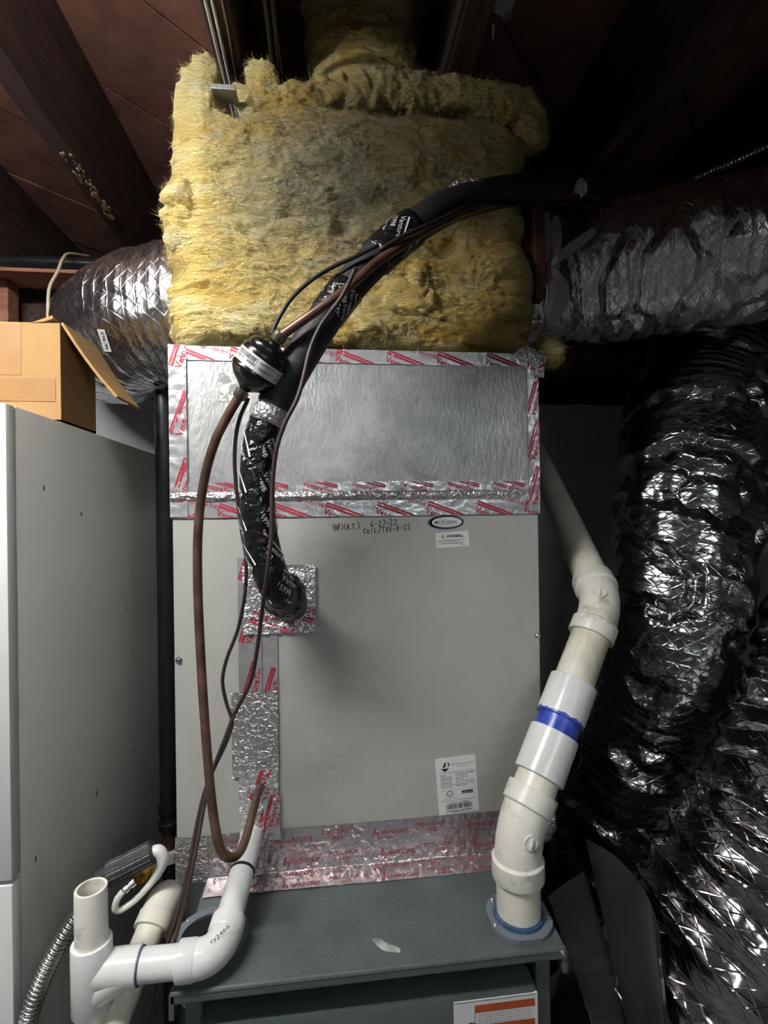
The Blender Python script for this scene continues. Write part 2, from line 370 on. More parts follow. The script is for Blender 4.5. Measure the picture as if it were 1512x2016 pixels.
class Print:
    """flat lettering in strip coordinates (u along, v across), clipped to the strip and laid on its surface"""
    def __init__(self, lo, hi): self.lo, self.hi = lo, hi; self.p = {}
    def poly(self, pts, col='print_red', org=(0, 0), rot=0.0):
        c, s = math.cos(rot), math.sin(rot); q = np.asarray(pts, float)
        q = np.stack([q[:, 0] * c - q[:, 1] * s + org[0], q[:, 0] * s + q[:, 1] * c + org[1]], 1)
        lo_, hi_ = q.min(0), q.max(0)
        if hi_[0] < self.lo[0] or hi_[1] < self.lo[1] or lo_[0] > self.hi[0] or lo_[1] > self.hi[1]: return
        if lo_[0] < self.lo[0] or lo_[1] < self.lo[1] or hi_[0] > self.hi[0] or hi_[1] > self.hi[1]: q = clip(list(q), self.lo, self.hi)
        if q is not None: self.p.setdefault(col, []).append(q)
    def rect(self, a, b, col='print_red', org=(0, 0), rot=0.0): self.poly([(a[0], a[1]), (b[0], a[1]), (b[0], b[1]), (a[0], b[1])], col, org, rot)
    def text(self, s, org, size, rot=0.0, col='print_red', bold=0.012, length=None, local=(0, 0), sx=1.0):
        polys, wd = text_polys(s, bold); kx = size * sx if length is None else length / max(wd, 1e-6)
        for q in polys: self.poly(np.stack([q[:, 0] * kx + local[0], q[:, 1] * size + local[1]], 1), col, org, rot)
    def venture(self, org, rot, size, kind=0, col='print_red'):
        L = size * 6.0
        self.text('VentureTape', org, size * 1.25, rot, col, 0.02, L)
        self.rect((-0.1 * size, size * 1.12), (L * 1.02, size * 1.42), col, org, rot)
        self.rect((-0.1 * size, size * 1.52), (L * 1.02, size * 1.78), col, org, rot)
        if kind == 0: self.text('1581A', org, size * 0.95, rot, col, 0.015, size * 2.7, (0.1 * size, -1.1 * size)); self.text('UL 181', org, size * 0.5, rot, col, 0.0, size * 1.2, (3.1 * size, -1.0 * size))
        else: self.text('181A-P', org, size * 0.95, rot, col, 0.015, size * 2.7, (0.1 * size, -1.1 * size)); self.text('181B-FX', org, size * 0.95, rot, col, 0.015, size * 3.0, (0.1 * size, -2.2 * size))
    def build(self, parent, fn, name='lettering', off=0.0004):
        mats = list(self.p)
        if not mats: return None
        mb = MB()
        for k, m in enumerate(mats):
            mb.cur = k
            Q = np.vstack(self.p[m]); n = 0; fc = []
            for q in self.p[m]: fc.append(tuple(range(n, n + len(q)))); n += len(q)
            mb.add(fn(Q[:, 0], Q[:, 1], off), fc)
        return mb.build(name, None, parent, mats=mats)

def tape(name, parent, m, fn, U, V, res=0.004, label=None):
    nu, nv = max(3, int(U / res)), max(3, int(V / res))
    u, v = np.meshgrid(np.linspace(0, U, nu), np.linspace(0, V, nv), indexing='ij')
    pts = fn(u.ravel(), v.ravel(), 0.0).reshape(nu, nv, 3)
    o = MB().grid(pts).build(name, m, parent, True)
    if label: o['label'] = label
    return o

# ================================================================== the setting
YC = 0.82                      # front plane of the coil cabinet
ZF = 0.86                      # top of the furnace
JB, JT = 2.20, 2.46            # joist bottom, subfloor underside
XL, XR, YF, YB = -2.5, 2.4, -3.0, 2.4
WY, WZ = 1.60, 1.775           # foundation wall face and top
struct('floor', MB().box((XL, YF, -0.1), (XR, YB, 0.0)), 'concrete')
struct('wall_left', MB().box((XL - 0.1, YF, 0), (XL, YB, JT)), 'room_wall')
struct('wall_right', MB().box((XR, YF, 0), (XR + 0.1, YB, JT)), 'room_wall')
struct('wall_front', MB().box((XL, YF - 0.1, 0), (XR, YF, JT)), 'room_wall')
gx = np.linspace(XL, XR, 200); gz = np.linspace(0, WZ, 70)
G = np.stack(np.meshgrid(gx, gz, indexing='ij'), -1)
P3 = np.stack([G[..., 0], np.full(G.shape[:2], WY), G[..., 1]], -1)
P3[..., 1] += 0.006 * fbm(P3 * 3.0, 3); P3[:, -1, 2] += 0.006 * pn(np.stack([gx * 9, gx * 0, gx * 0], -1))
mbw = MB().grid(P3); mbw.box((XL, WY + 0.012, 0), (XR, WY + 0.3, WZ - 0.006))
struct('wall_back', mbw, 'wall_paint', smooth=True, sharp=30)
struct('wall_crawlspace', MB().box((XL, YB, 0), (XR, YB + 0.1, JT)), 'joist_wood')
ceil = struct('ceiling', MB().box((XL, YF, JT + 0.03), (XR, YB, JT + 0.1)), 'joist_wood')
k0 = 1.002; pitch = 0.271
d1 = np.array([1, 1]) / math.sqrt(2); d2 = np.array([-1, 1]) / math.sqrt(2)
for k in range(-22, 16):
    a, b = k0 + k * pitch + 0.003, k0 + (k + 1) * pitch - 0.003
    poly = clip([d1 * -8 + d2 * a, d1 * 8 + d2 * a, d1 * 8 + d2 * b, d1 * -8 + d2 * b], (XL, YF), (XR, YB))
    if poly is None: continue
    z = JT + random.uniform(-0.002, 0.002)
    MB().prism([(p[0], p[1], z) for p in poly], (0, 0, 0.03)).build('plank', 'plank_wood', ceil)
for k in range(-5, 7):
    xr = -0.133 + 0.4 * k if k != -1 else -0.52
    if k == -2: xr = -0.93
    MB().box((xr - 0.045, YF, JB + random.uniform(-0.002, 0.002)), (xr, YB, JT), 0.003).build('joist', 'joist_wood', ceil)

# ---- shop lights: white tray, two glowing tubes, end caps
def shop_light(spec, label):
    (x, y, z), L, power, colr = spec
    t = thing('shop_light', label, 'lamp', (x, y, JB), 'fluorescent shop lights under the joists')
    m = bpy.data.materials.new('tube_glow'); m.use_nodes = True; b = m.node_tree.nodes['Principled BSDF']
    r = 0.019; b.inputs['Emission Color'].default_value = colr; b.inputs['Emission Strength'].default_value = power / (math.pi * 2 * 2 * math.pi * r * L)
    key = 'tube_glow_' + str(len(MATS)); MATS[key] = m
    prof = [(-0.075, JB - 0.03), (-0.035, JB - 0.004), (0.035, JB - 0.004), (0.075, JB - 0.03), (0.073, JB - 0.032), (0.034, JB - 0.007), (-0.034, JB - 0.007), (-0.073, JB - 0.032)]
    MB().prism([(x - L / 2 - 0.02, y + a, c) for a, c in prof], (L + 0.04, 0, 0)).build('tray', 'porcelain', t)
    for dy in (-0.035, 0.035):
        MB().lathe((x - L / 2, y + dy, z - 0.01), (1, 0, 0), [(0, r), (L, r)], 12).build('fluorescent_tube', key, t, True, sharp=40)
    for sx in (-1, 1):
        xx = x + sx * (L / 2 + 0.008); MB().box((xx - 0.007, y - 0.06, z - 0.03), (xx + 0.007, y + 0.06, JB - 0.006), 0.002).build('end_cap', 'porcelain', t)
    return t
shop_light(LIGHT_A, 'fluorescent shop light nearest the grey cabinet')
shop_light(FILL_LIGHT, 'added fill light built as a shop light, further back in the basement')

# added light blocker in duct form, unseen above the camera, shades the upper right
t = thing('blocker_duct', 'added duct-shaped light blocker under the joists, out of view', 'duct', (-0.03, -0.3, 2.01))
mb = MB().box((-0.235, -1.1, 2.01), (0.12, 0.54, 2.17), 0.004); mb.build('blocker_body', 'galvanized', t)
MB().box((0.1205, -1.0, 2.01), (0.85, 0.38, 2.17), 0.004).build('side_blocker', 'galvanized', t)  # unseen box added to keep both lights off the right side
for y in (-1.09, -0.45, 0.0):
    q = MB()
    q.box((-0.247, y, 1.998), (0.12, y + 0.02, 2.01)); q.box((-0.247, y, 1.998), (-0.235, y + 0.02, 2.18));
    q.build('seam_flange', 'galvanized', t)
for y in (-0.8, 0.1):
    MB().box((-0.241, y, 2.1), (-0.2355, y + 0.025, JB + 0.01)).build('hanger_strap', 'galvanized', t)

# ================================================================== furnace
FX0, FX1, FY0, FY1 = -0.193, 0.305, 0.630, 1.36
furn = thing('furnace', 'dark grey-green steel furnace under the coil cabinet', 'furnace', (0.056, 1.0, 0))
MB().box((FX0 + 0.012, FY0 + 0.06, 0.0), (FX1 - 0.012, FY1, ZF - 0.0085), 0.002).build('body', 'furnace_paint', furn)
mb = MB().box((FX0, FY0, ZF - 0.008), (FX1, FY1, ZF), 0.003); mb.box((FX0, FY0, ZF - 0.015), (FX1, FY0 + 0.008, ZF - 0.002), 0.0025)
mb.box((FX0, FY0, ZF - 0.032), (FX0 + 0.006, FY1, ZF - 0.004)); mb.box((FX1 - 0.006, FY0, ZF - 0.032), (FX1, FY1, ZF - 0.004))
mb.build('top_panel', 'furnace_paint', furn)
door = MB().box((FX0 + 0.03, FY0 + 0.012, 0.46), (FX1 - 0.035, FY0 + 0.05, ZF - 0.056), 0.008).build('door_panel', 'furnace_paint', furn, True, sharp=30)
MB().box((FX0 + 0.03, FY0 + 0.012, 0.06), (FX1 - 0.035, FY0 + 0.05, 0.45), 0.008).build('door_panel', 'furnace_paint', furn, True, sharp=30)
for xx in (FX0 + 0.012, FX1 - 0.034):
    MB().box((xx, FY0 + 0.022, 0.0), (xx + 0.021, FY0 + 0.05, ZF - 0.034), 0.003).build('corner_post', 'furnace_paint', furn)
p = PY(1098, 1866, FY0); screw('screw', (FX1 - 0.006, FY0, ZF - 0.0075), (0, -1, 0), 0.004, furn)
# pale scuff on the top panel
c = PZ(760, 1862, ZF)
mb = MB(); th = np.linspace(0, 2 * math.pi, 22, endpoint=False)
ang = -0.62
q = [(c[0] + 0.021 * math.cos(a) * math.cos(ang) - (0.006 + 0.002 * math.sin(3 * a)) * math.sin(a) * math.sin(ang), c[1] + 0.021 * math.cos(a) * math.sin(ang) + (0.006 + 0.002 * math.sin(3 * a)) * math.sin(a) * math.cos(ang), ZF + 0.0001) for a in th]
mb.prism(q, (0, 0, 0.0002)); mb.build('scuff_mark', 'scuff', furn)
# door safety label: white block with two orange bars
DY = FY0 + 0.0115
a = PY(893, 1972, DY); b = PY(1058, 1955, DY); lz1 = (a[2] + b[2]) / 2; lw = b[0] - a[0]
lab = MB().box((a[0], DY - 0.0006, lz1 - 0.10), (b[0], DY + 0.002, lz1)).build('safety_label', 'label_white', furn)
def fn_door(u, v, off): return np.stack([a[0] + u, np.full_like(u, DY - 0.0007 - off), lz1 - 0.10 + v], -1)
pr = Print((0.001, 0.0), (lw - 0.001, 0.1))
cx = lw * 0.25
for k in range(3): pr.rect((cx, 0.0835 - 0.026 * k), (lw - 0.004, 0.0935 - 0.026 * k), 'print_orange')
for k in range(3):
    for j in range(4):
        pr.text('Shut off gas and power before service work', (cx + 0.004, 0.0795 - 0.026 * k - 0.0035 * j), 0.003, 0, 'print_grey', 0, lw - cx - 0.012)
pr.rect((cx - 0.0008, 0), (cx, 0.0945), 'print_grey')
for k in range(5): pr.rect((0.0172 + 0.0026 * k, 0.062), (0.0192 + 0.0026 * k, 0.071 + 0.0015 * math.sin(k * 0.9)), 'print_black')
pr.rect((0.0165, 0.054), (0.030, 0.063), 'print_black'); pr.rect((0.006, 0.066), (0.013, 0.068), 'print_black', rot=0.0)
pr.rect((0.0005, 0.0985), (lw - 0.001, 0.0992), 'print_grey')
pr.build(lab, fn_door, 'label_print', 0.0002)

# ================================================================== coil cabinet
CX0 = (PY(337, 1022, YC)[0] + PY(347, 1600, YC)[0]) / 2; CX1 = (PY(1062, 1010, YC)[0] + PY(1067, 1560, YC)[0]) / 2
CZ1 = PY(700, 1008, YC)[2]; CZ1 = PY(700, 1000, YC)[2]
PZ0 = CZ1; PZ1 = (PY(337, 680, YC)[2] + PY(1055, 700, YC)[2]) / 2
coil = thing('coil_cabinet', 'pale grey evaporator coil cabinet standing on the furnace', 'air handler', ((CX0 + CX1) / 2, YC + 0.25, ZF))
SX = PY(514, 1300, YC)[0]
MB().box((CX0, YC + 0.004, ZF), (CX1, YC + 0.53, CZ1 - 0.0005), 0.002).build('body', 'coil_paint', coil)
MB().box((CX0 + 0.001, YC, ZF + 0.012), (SX - 0.0012, YC + 0.006, CZ1 - 0.001), 0.0015).build('narrow_panel', 'coil_paint', coil)
MB().box((SX + 0.0012, YC, ZF + 0.012), (CX1 - 0.001, YC + 0.006, CZ1 - 0.001), 0.0015).build('access_panel', 'coil_paint', coil)
for px, py in ((352, 1300), (1058, 1252)):
    q = PY(px, py, YC); screw('screw', (q[0], YC, q[2]), (0, -1, 0), 0.0035, coil)

plen = thing('supply_plenum', 'galvanized sheet metal plenum taped on top of the coil cabinet', 'duct', ((CX0 + CX1) / 2, YC + 0.25, PZ0))
MB().box((CX0 + 0.001, YC, PZ0 + 0.0005), (CX1 - 0.001, YC + 0.53, PZ1), 0.002).build('lower_box', 'galvanized', plen)
TZ = PY(700, 190, YC)[2]
MB().box((CX0 + 0.03, YC + 0.05, PZ1), (CX1 - 0.03, YC + 0.53, TZ - 0.02)).build('upper_box', 'galvanized', plen)
# rusty turned edge showing beside the wool on the right
a = PY(1062, 430, YC + 0.03); b = PY(1058, 590, YC + 0.03)
MB().box((a[0] - 0.012, YC + 0.02, b[2]), (a[0] + 0.006, YC + 0.05, a[2] + 0.02), 0.002).build('rusty_edge', 'rust_edge', plen)
a = PY(420, 186, YC + 0.02); b = PY(468, 190, YC + 0.02)
MB().box((a[0], YC + 0.0, a[2] - 0.006), (b[0], YC + 0.03, a[2] + 0.002), 0.001).build('drive_cleat', 'galvanized', plen)
# darker rectangle left by a removed sticker
a = PY(432, 735, YC); b = PY(470, 792, YC)
MB().box((a[0], YC - 0.0003, b[2]), (b[0], YC + 0.001, a[2])).build('sticker_residue', 'paper_residue', plen)

# ---- foil tapes on the front: each tape a part, its printing a sub-part
def front_fn(x0, z0, y, amp=0.0004, freq=60, seed=0.0, edge=None, rot=0.0):
    c, s = math.cos(rot), math.sin(rot)
    def fn(u, v, off):
        X = x0 + u * c - v * s; Z = z0 + u * s + v * c
        h = amp * (ridged(np.stack([X * freq + seed, np.full_like(X, seed), Z * freq], -1), 3) + 0.3)
        return np.stack([X, y - 0.0012 - np.maximum(h, -0.0006) - off, Z], -1)
    return fn
def vt_strip(parent, x0, z0, U, V, y, phase, vlogo, vcold=None, rot=-0.36, size=0.0115, vertical=False, amp=0.0004, m='tape_foil', label=None, step=0.083, srot=0.0, seed=0.0, dates=True):
    fn = front_fn(x0, z0, y, amp, seed=seed + x0 * 7, rot=srot)
    o = tape('foil_tape', parent, m, fn, U, V, 0.0035, label)
    pr = Print((0.0006, 0.0006), (U - 0.0006, V - 0.0006))
    n = int((V if vertical else U) / step) + 3
    for k in range(-1, n):
        if vertical: pr.venture((vlogo, phase + k * step), math.pi / 2 + rot, size, k % 2)
        else: pr.venture((phase + k * step, vlogo), rot, size, k % 2)
        if vcold is not None:
            if vertical: pr.text('COLD WEATHER', (vcold, phase + k * step * 2 + 0.05), 0.009, math.pi / 2 + rot, 'print_red', 0.005, 0.062)
            else: pr.text('COLD WEATHER', (phase + k * step * 2 + 0.03, vcold), 0.009, rot * 0.7, 'print_red', 0.005, 0.062)
    pr.build(o, fn)
    return o
def fz(px, py): q = PY(px, py, YC); return q[0], q[2]
zt = PZ1; zb = CZ1
x_in0 = fz(369, 850)[0]; x_in1 = fz(1038, 850)[0]
z_top = fz(700, 716)[1]; z_mid = fz(700, 948)[1]; z_low = fz(700, 1016)[1]; z_rdg = fz(700, 977)[1]
vt_strip(plen, CX0 - 0.001, z_top, CX1 - CX0 + 0.002, zt - z_top + 0.001, YC, 0.005, 0.004, 0.024, seed=1)
vt_strip(plen, x_in0, z_rdg, x_in1 - x_in0, z_mid - z_rdg, YC, 0.02, 0.0175, None, size=0.0088, rot=-0.27, seed=2, step=0.078)
vt_strip(plen, CX0 - 0.001, z_low, CX1 - CX0 + 0.002, z_rdg - z_low + 0.004, YC - 0.0006, -0.015, 0.004, 0.028, seed=3)
vt_strip(plen, CX0 - 0.0015, z_low + 0.002, x_in0 - CX0 + 0.0015, zt - z_low, YC - 0.0012, 0.02, 0.019, 0.024, rot=-0.33, vertical=True, amp=0.0008, seed=4, step=0.105)
vt_strip(plen, x_in1, z_low + 0.004, CX1 - x_in1 + 0.001, z_top - z_low + 0.006, YC - 0.0012, 0.01, 0.013, None, rot=-0.3, size=0.0105, vertical=True, amp=0.0006, seed=5, step=0.075)
# squeezed ridge where the tape bridges the joint
n = 340; xs = np.linspace(CX0, CX1, n); v = np.linspace(-1, 1, 15)
X, Vv = np.meshgrid(xs, v, indexing='ij'); wdt = 0.0075
h = 0.0042 * np.cos(Vv * math.pi / 2) ** 1.0 * (0.8 + 0.5 * ridged(np.stack([X * 45, Vv * 1.3, X * 0], -1), 3)) * sstep(CX1 + 0.0, CX1 - 0.16, X)
Pp = np.stack([X, YC - 0.0022 - np.maximum(h, 0), z_rdg + 0.001 + Vv * wdt + 0.0015 * pn(np.stack([X * 30, X * 0, X * 0], -1))], -1)
MB().grid(Pp).build('tape_ridge', 'tape_crumpled', plen, True)
# folded foil bits at the top right corner
def crumple(name, parent, c, size, m, seed, n=26, flat=(1, 0.5, 1), amp=0.35):
    th, ph = np.meshgrid(np.linspace(0, 2 * math.pi, n, endpoint=False), np.linspace(0.02, math.pi - 0.02, n // 2 + 3), indexing='xy')
    d = np.stack([np.sin(ph) * np.cos(th), np.sin(ph) * np.sin(th), np.cos(ph)], -1)
    r = 1 + amp * ridged(d * 2.2 + seed, 3) * 0.6
    return MB().grid(np.asarray(c) + d * r[..., None] * np.asarray(flat) * size, d[..., :2] * size + 0.5, wrap=True, cap0=True, cap1=True).build(name, m, parent)
for px, py, s in ((1036, 697, 0.014), (1056, 706, 0.013)):
    crumple('foil_fold', plen, PY(px, py, YC - 0.002), s, 'tape_crumpled', px, flat=(1.1, 0.3, 0.8))
q = PY(1066, 732, YC + 0.01)
o = MB().box((CX1 + 0.0005, YC + 0.0, q[2] - 0.012), (CX1 + 0.0125, YC + 0.001, q[2] + 0.012)).build('foil_tab', 'tape_foil', plen)
prt = Print((0, 0), (0.011, 0.022)); prt.venture((0.0, 0.003), 0.4, 0.008, 0)
prt.build(o, lambda u, v, off: np.stack([CX1 + 0.001 + u, np.full_like(u, YC - 0.0002 - off), q[2] - 0.011 + v], -1), off=0.0002)

# seam tapes on the coil panels
def rect_px(x0, y0, x1, y1):
    a = PY((x0 + x1) / 2, y0, YC)[2]; b = PY((x0 + x1) / 2, y1, YC)[2]; c = PY(x0, (y0 + y1) / 2, YC)[0]; d = PY(x1, (y0 + y1) / 2, YC)[0]
    return c, b, d - c, a - b
x0, z0, U, V = rect_px(469, 1098, 512.5, 1366); vt_strip(coil, x0, z0, U, V, YC, -0.02, 0.02, None, rot=-0.3, vertical=True, seed=6, step=0.098)
x0, z0, U, V = rect_px(514.5, 1150, 547, 1366); vt_strip(coil, x0, z0, U, V, YC, -0.03, 0.014, None, rot=-0.3, vertical=True, seed=7, step=0.13)
x0, z0, U, V = rect_px(478, 1112, 621, 1246); vt_strip(coil, x0, z0, U, V, YC - 0.0012, 0.0, 0.018, 0.085, rot=math.pi - 0.3, amp=0.0020, m='tape_wrinkled', seed=8, label='crumpled foil patch around the pipe stub')
x0, z0, U, V = rect_px(457, 1360, 548, 1526)
fn = front_fn(x0, z0, YC - 0.0022, 0.0006, 45, 9.0); tape('foil_patch', coil, 'tape_crumpled', fn, U, V, 0.003, 'plain crinkled foil patch without printing')
x0, z0, U, V = rect_px(472, 1512, 549, 1650); vt_strip(coil, x0, z0, U, V, YC - 0.001, -0.01, 0.03, None, rot=-0.4, size=0.009, vertical=True, amp=0.0018, m='tape_wrinkled', seed=10, step=0.07)
x0, z0, U, V = rect_px(520, 1560, 552, 1650); vt_strip(coil, x0, z0, U, V, YC - 0.003, 0.02, 0.012, None, rot=-0.3, size=0.009, vertical=True, amp=0.0006, seed=11, step=0.09)
MB().box((SX - 0.0012, YC - 0.0036, PY(514, 1362, YC)[2]), (SX + 0.0012, YC - 0.001, PY(514, 1246, YC)[2])).build('seam_fold', 'tape_foil', coil)

# angle tape across the bottom of the cabinet and onto the furnace top
z_ht = PY(700, 1619, YC)[2]; y_hf = PZ(700, 1741, ZF)[1]
hv = z_ht - ZF; hh = YC - y_hf; U = CX1 - CX0 - 0.004
def hard_fn(x0, uw, seed, lift, xl=None):
    def fn(u, v, off):
        X = x0 + u
        h = 0.0006 + lift + off + 0.0010 * np.maximum(ridged(np.stack([X * 34 + seed, v * 34, v * 0 + seed], -1), 3) + 0.2, 0) * sstep(0.16, -0.05, X)
        y = np.where(v < hh, y_hf + v, YC - h); z = np.where(v < hh, ZF + h, ZF + (v - hh))
        m = np.exp(-((v - hh) / 0.012) ** 2)
        return np.stack([X, np.minimum(y, YC - h) - 0.004 * m, np.maximum(z, ZF + h) + 0.003 * m], -1)
    return fn
fn = hard_fn(CX0 + 0.002, U, 3.0, 0.0)
# on the left the furnace top is narrower than the coil cabinet: the tape's flat flange starts at the furnace edge
hx0 = FX0 + 0.004; hU = FX1 - 0.004 - hx0
fn = hard_fn(hx0, hU, 3.0, 0.0)
ht = tape('angle_tape', coil, 'tape_hardcast', fn, hU, hv + hh, 0.0035, 'wide foil tape with dull red printing bridging cabinet and furnace')
pr = Print((0.001, 0.001), (hU - 0.001, hv + hh - 0.001))
for row, vv in enumerate((0.004, hh - 0.014, hh + 0.012, hh + 0.046)):
    for k in range(5):
        uu = 0.02 + k * 0.155 + (0.0 if row % 2 else 0.012)
        pr.text('FOIL-GRIP', (uu, vv + 0.009), 0.0085, 0, 'print_dull_red', 0.01, 0.047); pr.text('1402', (uu + 0.015, vv), 0.0085, 0, 'print_dull_red', 0.01, 0.02)
        pr.text('UL', (uu + 0.054, vv + 0.008), 0.008, 0, 'print_dull_red', 0.0)
        pr.poly([(uu + 0.083, vv), (uu + 0.086, vv), (uu + 0.089, vv + 0.013), (uu + 0.086, vv + 0.014)], 'print_dull_red')
        pr.poly([(uu + 0.0875, vv + 0.006), (uu + 0.092, vv + 0.006), (uu + 0.094, vv), (uu + 0.091, vv)], 'print_dull_red')
        pr.text('HARDCAST', (uu + 0.096, vv + 0.002), 0.009, 0, 'print_dull_red', 0.02, 0.045)
        pr.text('foil sealant tape', (uu + 0.09, vv - 0.005), 0.004, 0, 'print_dull_red', 0.0)
pr.build(ht, fn, off=0.0005)
for x0, x1, s in ((CX0 - 0.001, hx0, 1.0), (hx0 + hU, CX1, 2.0)):
    def fn2(u, v, off, x0=x0, s=s):
        X = x0 + u; return np.stack([X, YC - 0.0008 - off - 0.0012 * np.maximum(ridged(np.stack([X * 40 + s, v * 40, v * 0], -1), 3), 0), ZF - 0.002 + v], -1)
    tape('angle_tape_end', coil, 'tape_crumpled' if s < 2 else 'tape_hardcast', fn2, x1 - x0, hv + 0.002, 0.003)
crumple('foil_wad', coil, PY(1068, 1610, YC - 0.005), 0.024, 'tape_crumpled', 5.5, flat=(0.75, 0.7, 1.3))

# ---- labels and handwriting on the access panel
def panel_label(name, cx_px, cy_px, wpx, hpx, rotdeg, m='label_white', corner=0.12):
    c = PY(cx_px, cy_px, YC); k = 0.805 / F
    W, H = wpx * k, hpx * k; rot = math.radians(rotdeg); cs, sn = math.cos(rot), math.sin(rot)
    def fn(u, v, off): return np.stack([c[0] + (u - W / 2) * cs - (v - H / 2) * sn, np.full_like(u, YC - 0.0004 - off), c[2] + (u - W / 2) * sn + (v - H / 2) * cs], -1)
    return fn, W, H
def rounded(W, H, r, n=5):
    pts = []
    for cx, cy, a0 in ((W - r, r, -90), (W - r, H - r, 0), (r, H - r, 90), (r, r, 180)):
        for k in range(n + 1):
            a = math.radians(a0 + 90 * k / n); pts.append((cx + r * math.cos(a), cy + r * math.sin(a)))
    return np.array(pts)
def sticker(name, fn, poly, m, parent):
    top = fn(poly[:, 0], poly[:, 1], 0.0); return MB().prism(top, (0, 0.0004, 0)).build(name, m, parent)
fn, W, H = panel_label('m', 878, 1028, 76, 29, 0.9)
th = np.linspace(0, 2 * math.pi, 48, endpoint=False)
o = sticker('brand_sticker', fn, np.stack([W / 2 + W / 2 * np.cos(th), H / 2 + H / 2 * np.sin(th)], 1), 'print_navy', coil)
pr = Print((0, 0), (W, H))
pr.poly(np.stack([W / 2 + W * 0.475 * np.cos(th), H / 2 + H * 0.455 * np.sin(th)], 1), 'print_grey')
pr.poly(np.stack([W / 2 + W * 0.46 * np.cos(th), H / 2 + H * 0.44 * np.sin(th)], 1), 'print_navy')
pr.build(o, fn, 'sticker_rim', 0.0001)
pr = Print((0, 0), (W, H)); pr.poly(np.stack([W * 0.52 + W * 0.41 * np.cos(th), H / 2 + H * 0.37 * np.sin(th)], 1), 'label_white'); pr.build(o, fn, 'sticker_face', 0.0002)
pr = Print((0, 0), (W, H)); pr.text('MICROBAN', (W * 0.18, H * 0.37), H * 0.36, 0, 'print_navy', 0.012, W * 0.61); pr.text('Protected by', (W * 0.28, H * 0.70), H * 0.12, 0, 'print_grey', 0, W * 0.25)
pr.text('antimicrobial product protection', (W * 0.25, H * 0.24), H * 0.1, 0, 'print_grey', 0, W * 0.5); pr.text('R', (W * 0.81, H * 0.62), H * 0.16, 0, 'print_grey', 0)
pr.build(o, fn, 'sticker_print', 0.0003)

fn, W, H = panel_label('w', 890.5, 1062, 69, 31, 2.6)
o = sticker('warning_label', fn, rounded(W, H, 0.0025), 'label_white', coil)
pr = Print((0, 0), (W, H)); pr.poly([(W * 0.15, H * 0.62), (W * 0.285, H * 0.62), (W * 0.218, H * 0.88)], 'print_yellow')
pr.poly([(W * 0.211, H * 0.68), (W * 0.225, H * 0.68), (W * 0.23, H * 0.80), (W * 0.206, H * 0.80)], 'print_black')
pr.text('WARNING:', (W * 0.33, H * 0.64), H * 0.27, 0, 'print_black', 0.03, W * 0.5)
pr.text('Cancer and Reproductive Harm -', (W * 0.06, H * 0.39), H * 0.17, 0, 'print_black', 0.004, W * 0.86); pr.text('www.P65Warnings.ca.gov', (W * 0.15, H * 0.21), H * 0.17, 0, 'print_black', 0.004, W * 0.68)
pr.text('650007-01', (W * 0.72, H * 0.08), H * 0.1, 0, 'print_black', 0, W * 0.2); pr.build(o, fn, 'label_print', 0.0002)

fn, W, H = panel_label('d', 900, 1545, 84, 116, 3.6)
o = sticker('data_label', fn, rounded(W, H, 0.003), 'label_white', coil)
pr = Print((0, 0), (W, H)); K = 'print_black'
pr.poly([(W * .12, H * .815), (W * .33, H * .815), (W * .23, H * .755)], K)
pr.poly([(W * .185, H * .835), (W * .235, H * .835), (W * .265, H * .915), (W * .215, H * .915)], K); pr.poly([(W * .18, H * .835), (W * .2, H * .835), (W * .18, H * .87), (W * .165, H * .87)], K)
pr.poly([(W * .28, H * .835), (W * .33, H * .85), (W * .345, H * .89), (W * .32, H * .915), (W * .29, H * .915), (W * .315, H * .885), (W * .305, H * .86)], K)
pr.text('Advanced Distributor Products', (W * .38, H * .865), H * .03, 0, K, 0.004, W * .57); pr.text('Grenada, MS 38901', (W * .5, H * .82), H * .022, 0, K, 0, W * .32)
left = ['MODEL', 'DESIGN PRESS', 'MINIMUM PRESS', 'COIL AND CABINET', 'REFRIGERANT', 'FACTORY METER 4, REF EXPANSION VALVE IN', 'ELEC CODE 4']
right = ['TS49026D245B0MSP', 'HIGH 450 PSI', 'BURST 500 PSI', 'TPE HFC   4', 'FACTORY INSTALLED', '', 'R410A-22G0N']
for k in range(7):
    y = H * (.685 - .036 * k)
    pr.text(left[k], (W * .1, y), H * .026, 0, K, 0.008, W * (.14 if k == 0 else .84 if k == 5 else .27 + 0.02 * (k % 3)))
    if right[k]: pr.text(right[k], (W * .47, y + H * .006), H * .028, 0, K, 0.012, W * (.49 if k == 0 else .3 if k in (1, 2, 3) else .44 if k == 4 else .25))
for y in (.745, .725, .425): pr.rect((W * .08, H * y), (W * .97, H * (y + .003)), 'print_grey')
r1, r2 = W * .075, W * .06
for i in range(28):
    a, b = 2 * math.pi * i / 28, 2 * math.pi * (i + 1) / 28
    pr.poly([(W * .3 + r1 * math.cos(a), H * .36 + r1 * math.sin(a)), (W * .3 + r1 * math.cos(b), H * .36 + r1 * math.sin(b)), (W * .3 + r2 * math.cos(b), H * .36 + r2 * math.sin(b)), (W * .3 + r2 * math.cos(a), H * .36 + r2 * math.sin(a))], K)
pr.text('UL', (W * .262, H * .342), H * .04, 0, K, 0.01); pr.text('C', (W * .2, H * .33), H * .03, 0, K, 0); pr.text('US', (W * .39, H * .335), H * .03, 0, K, 0)
pr.rect((W * .6, H * .335), (W * .88, H * .39), K)
pr.text('LISTED 24C9', (W * .16, H * .27), H * .02, 0, K, 0, W * .32); pr.text('MANUFACTURED UNDER ONE OR MORE OF THE FOLLOWING PATENTS', (W * .1, H * .23), H * .02, 0, K, 0, W * .86)
pr.text('SERIAL NUMBER', (W * .27, H * .185), H * .028, 0, K, 0.006, W * .5)
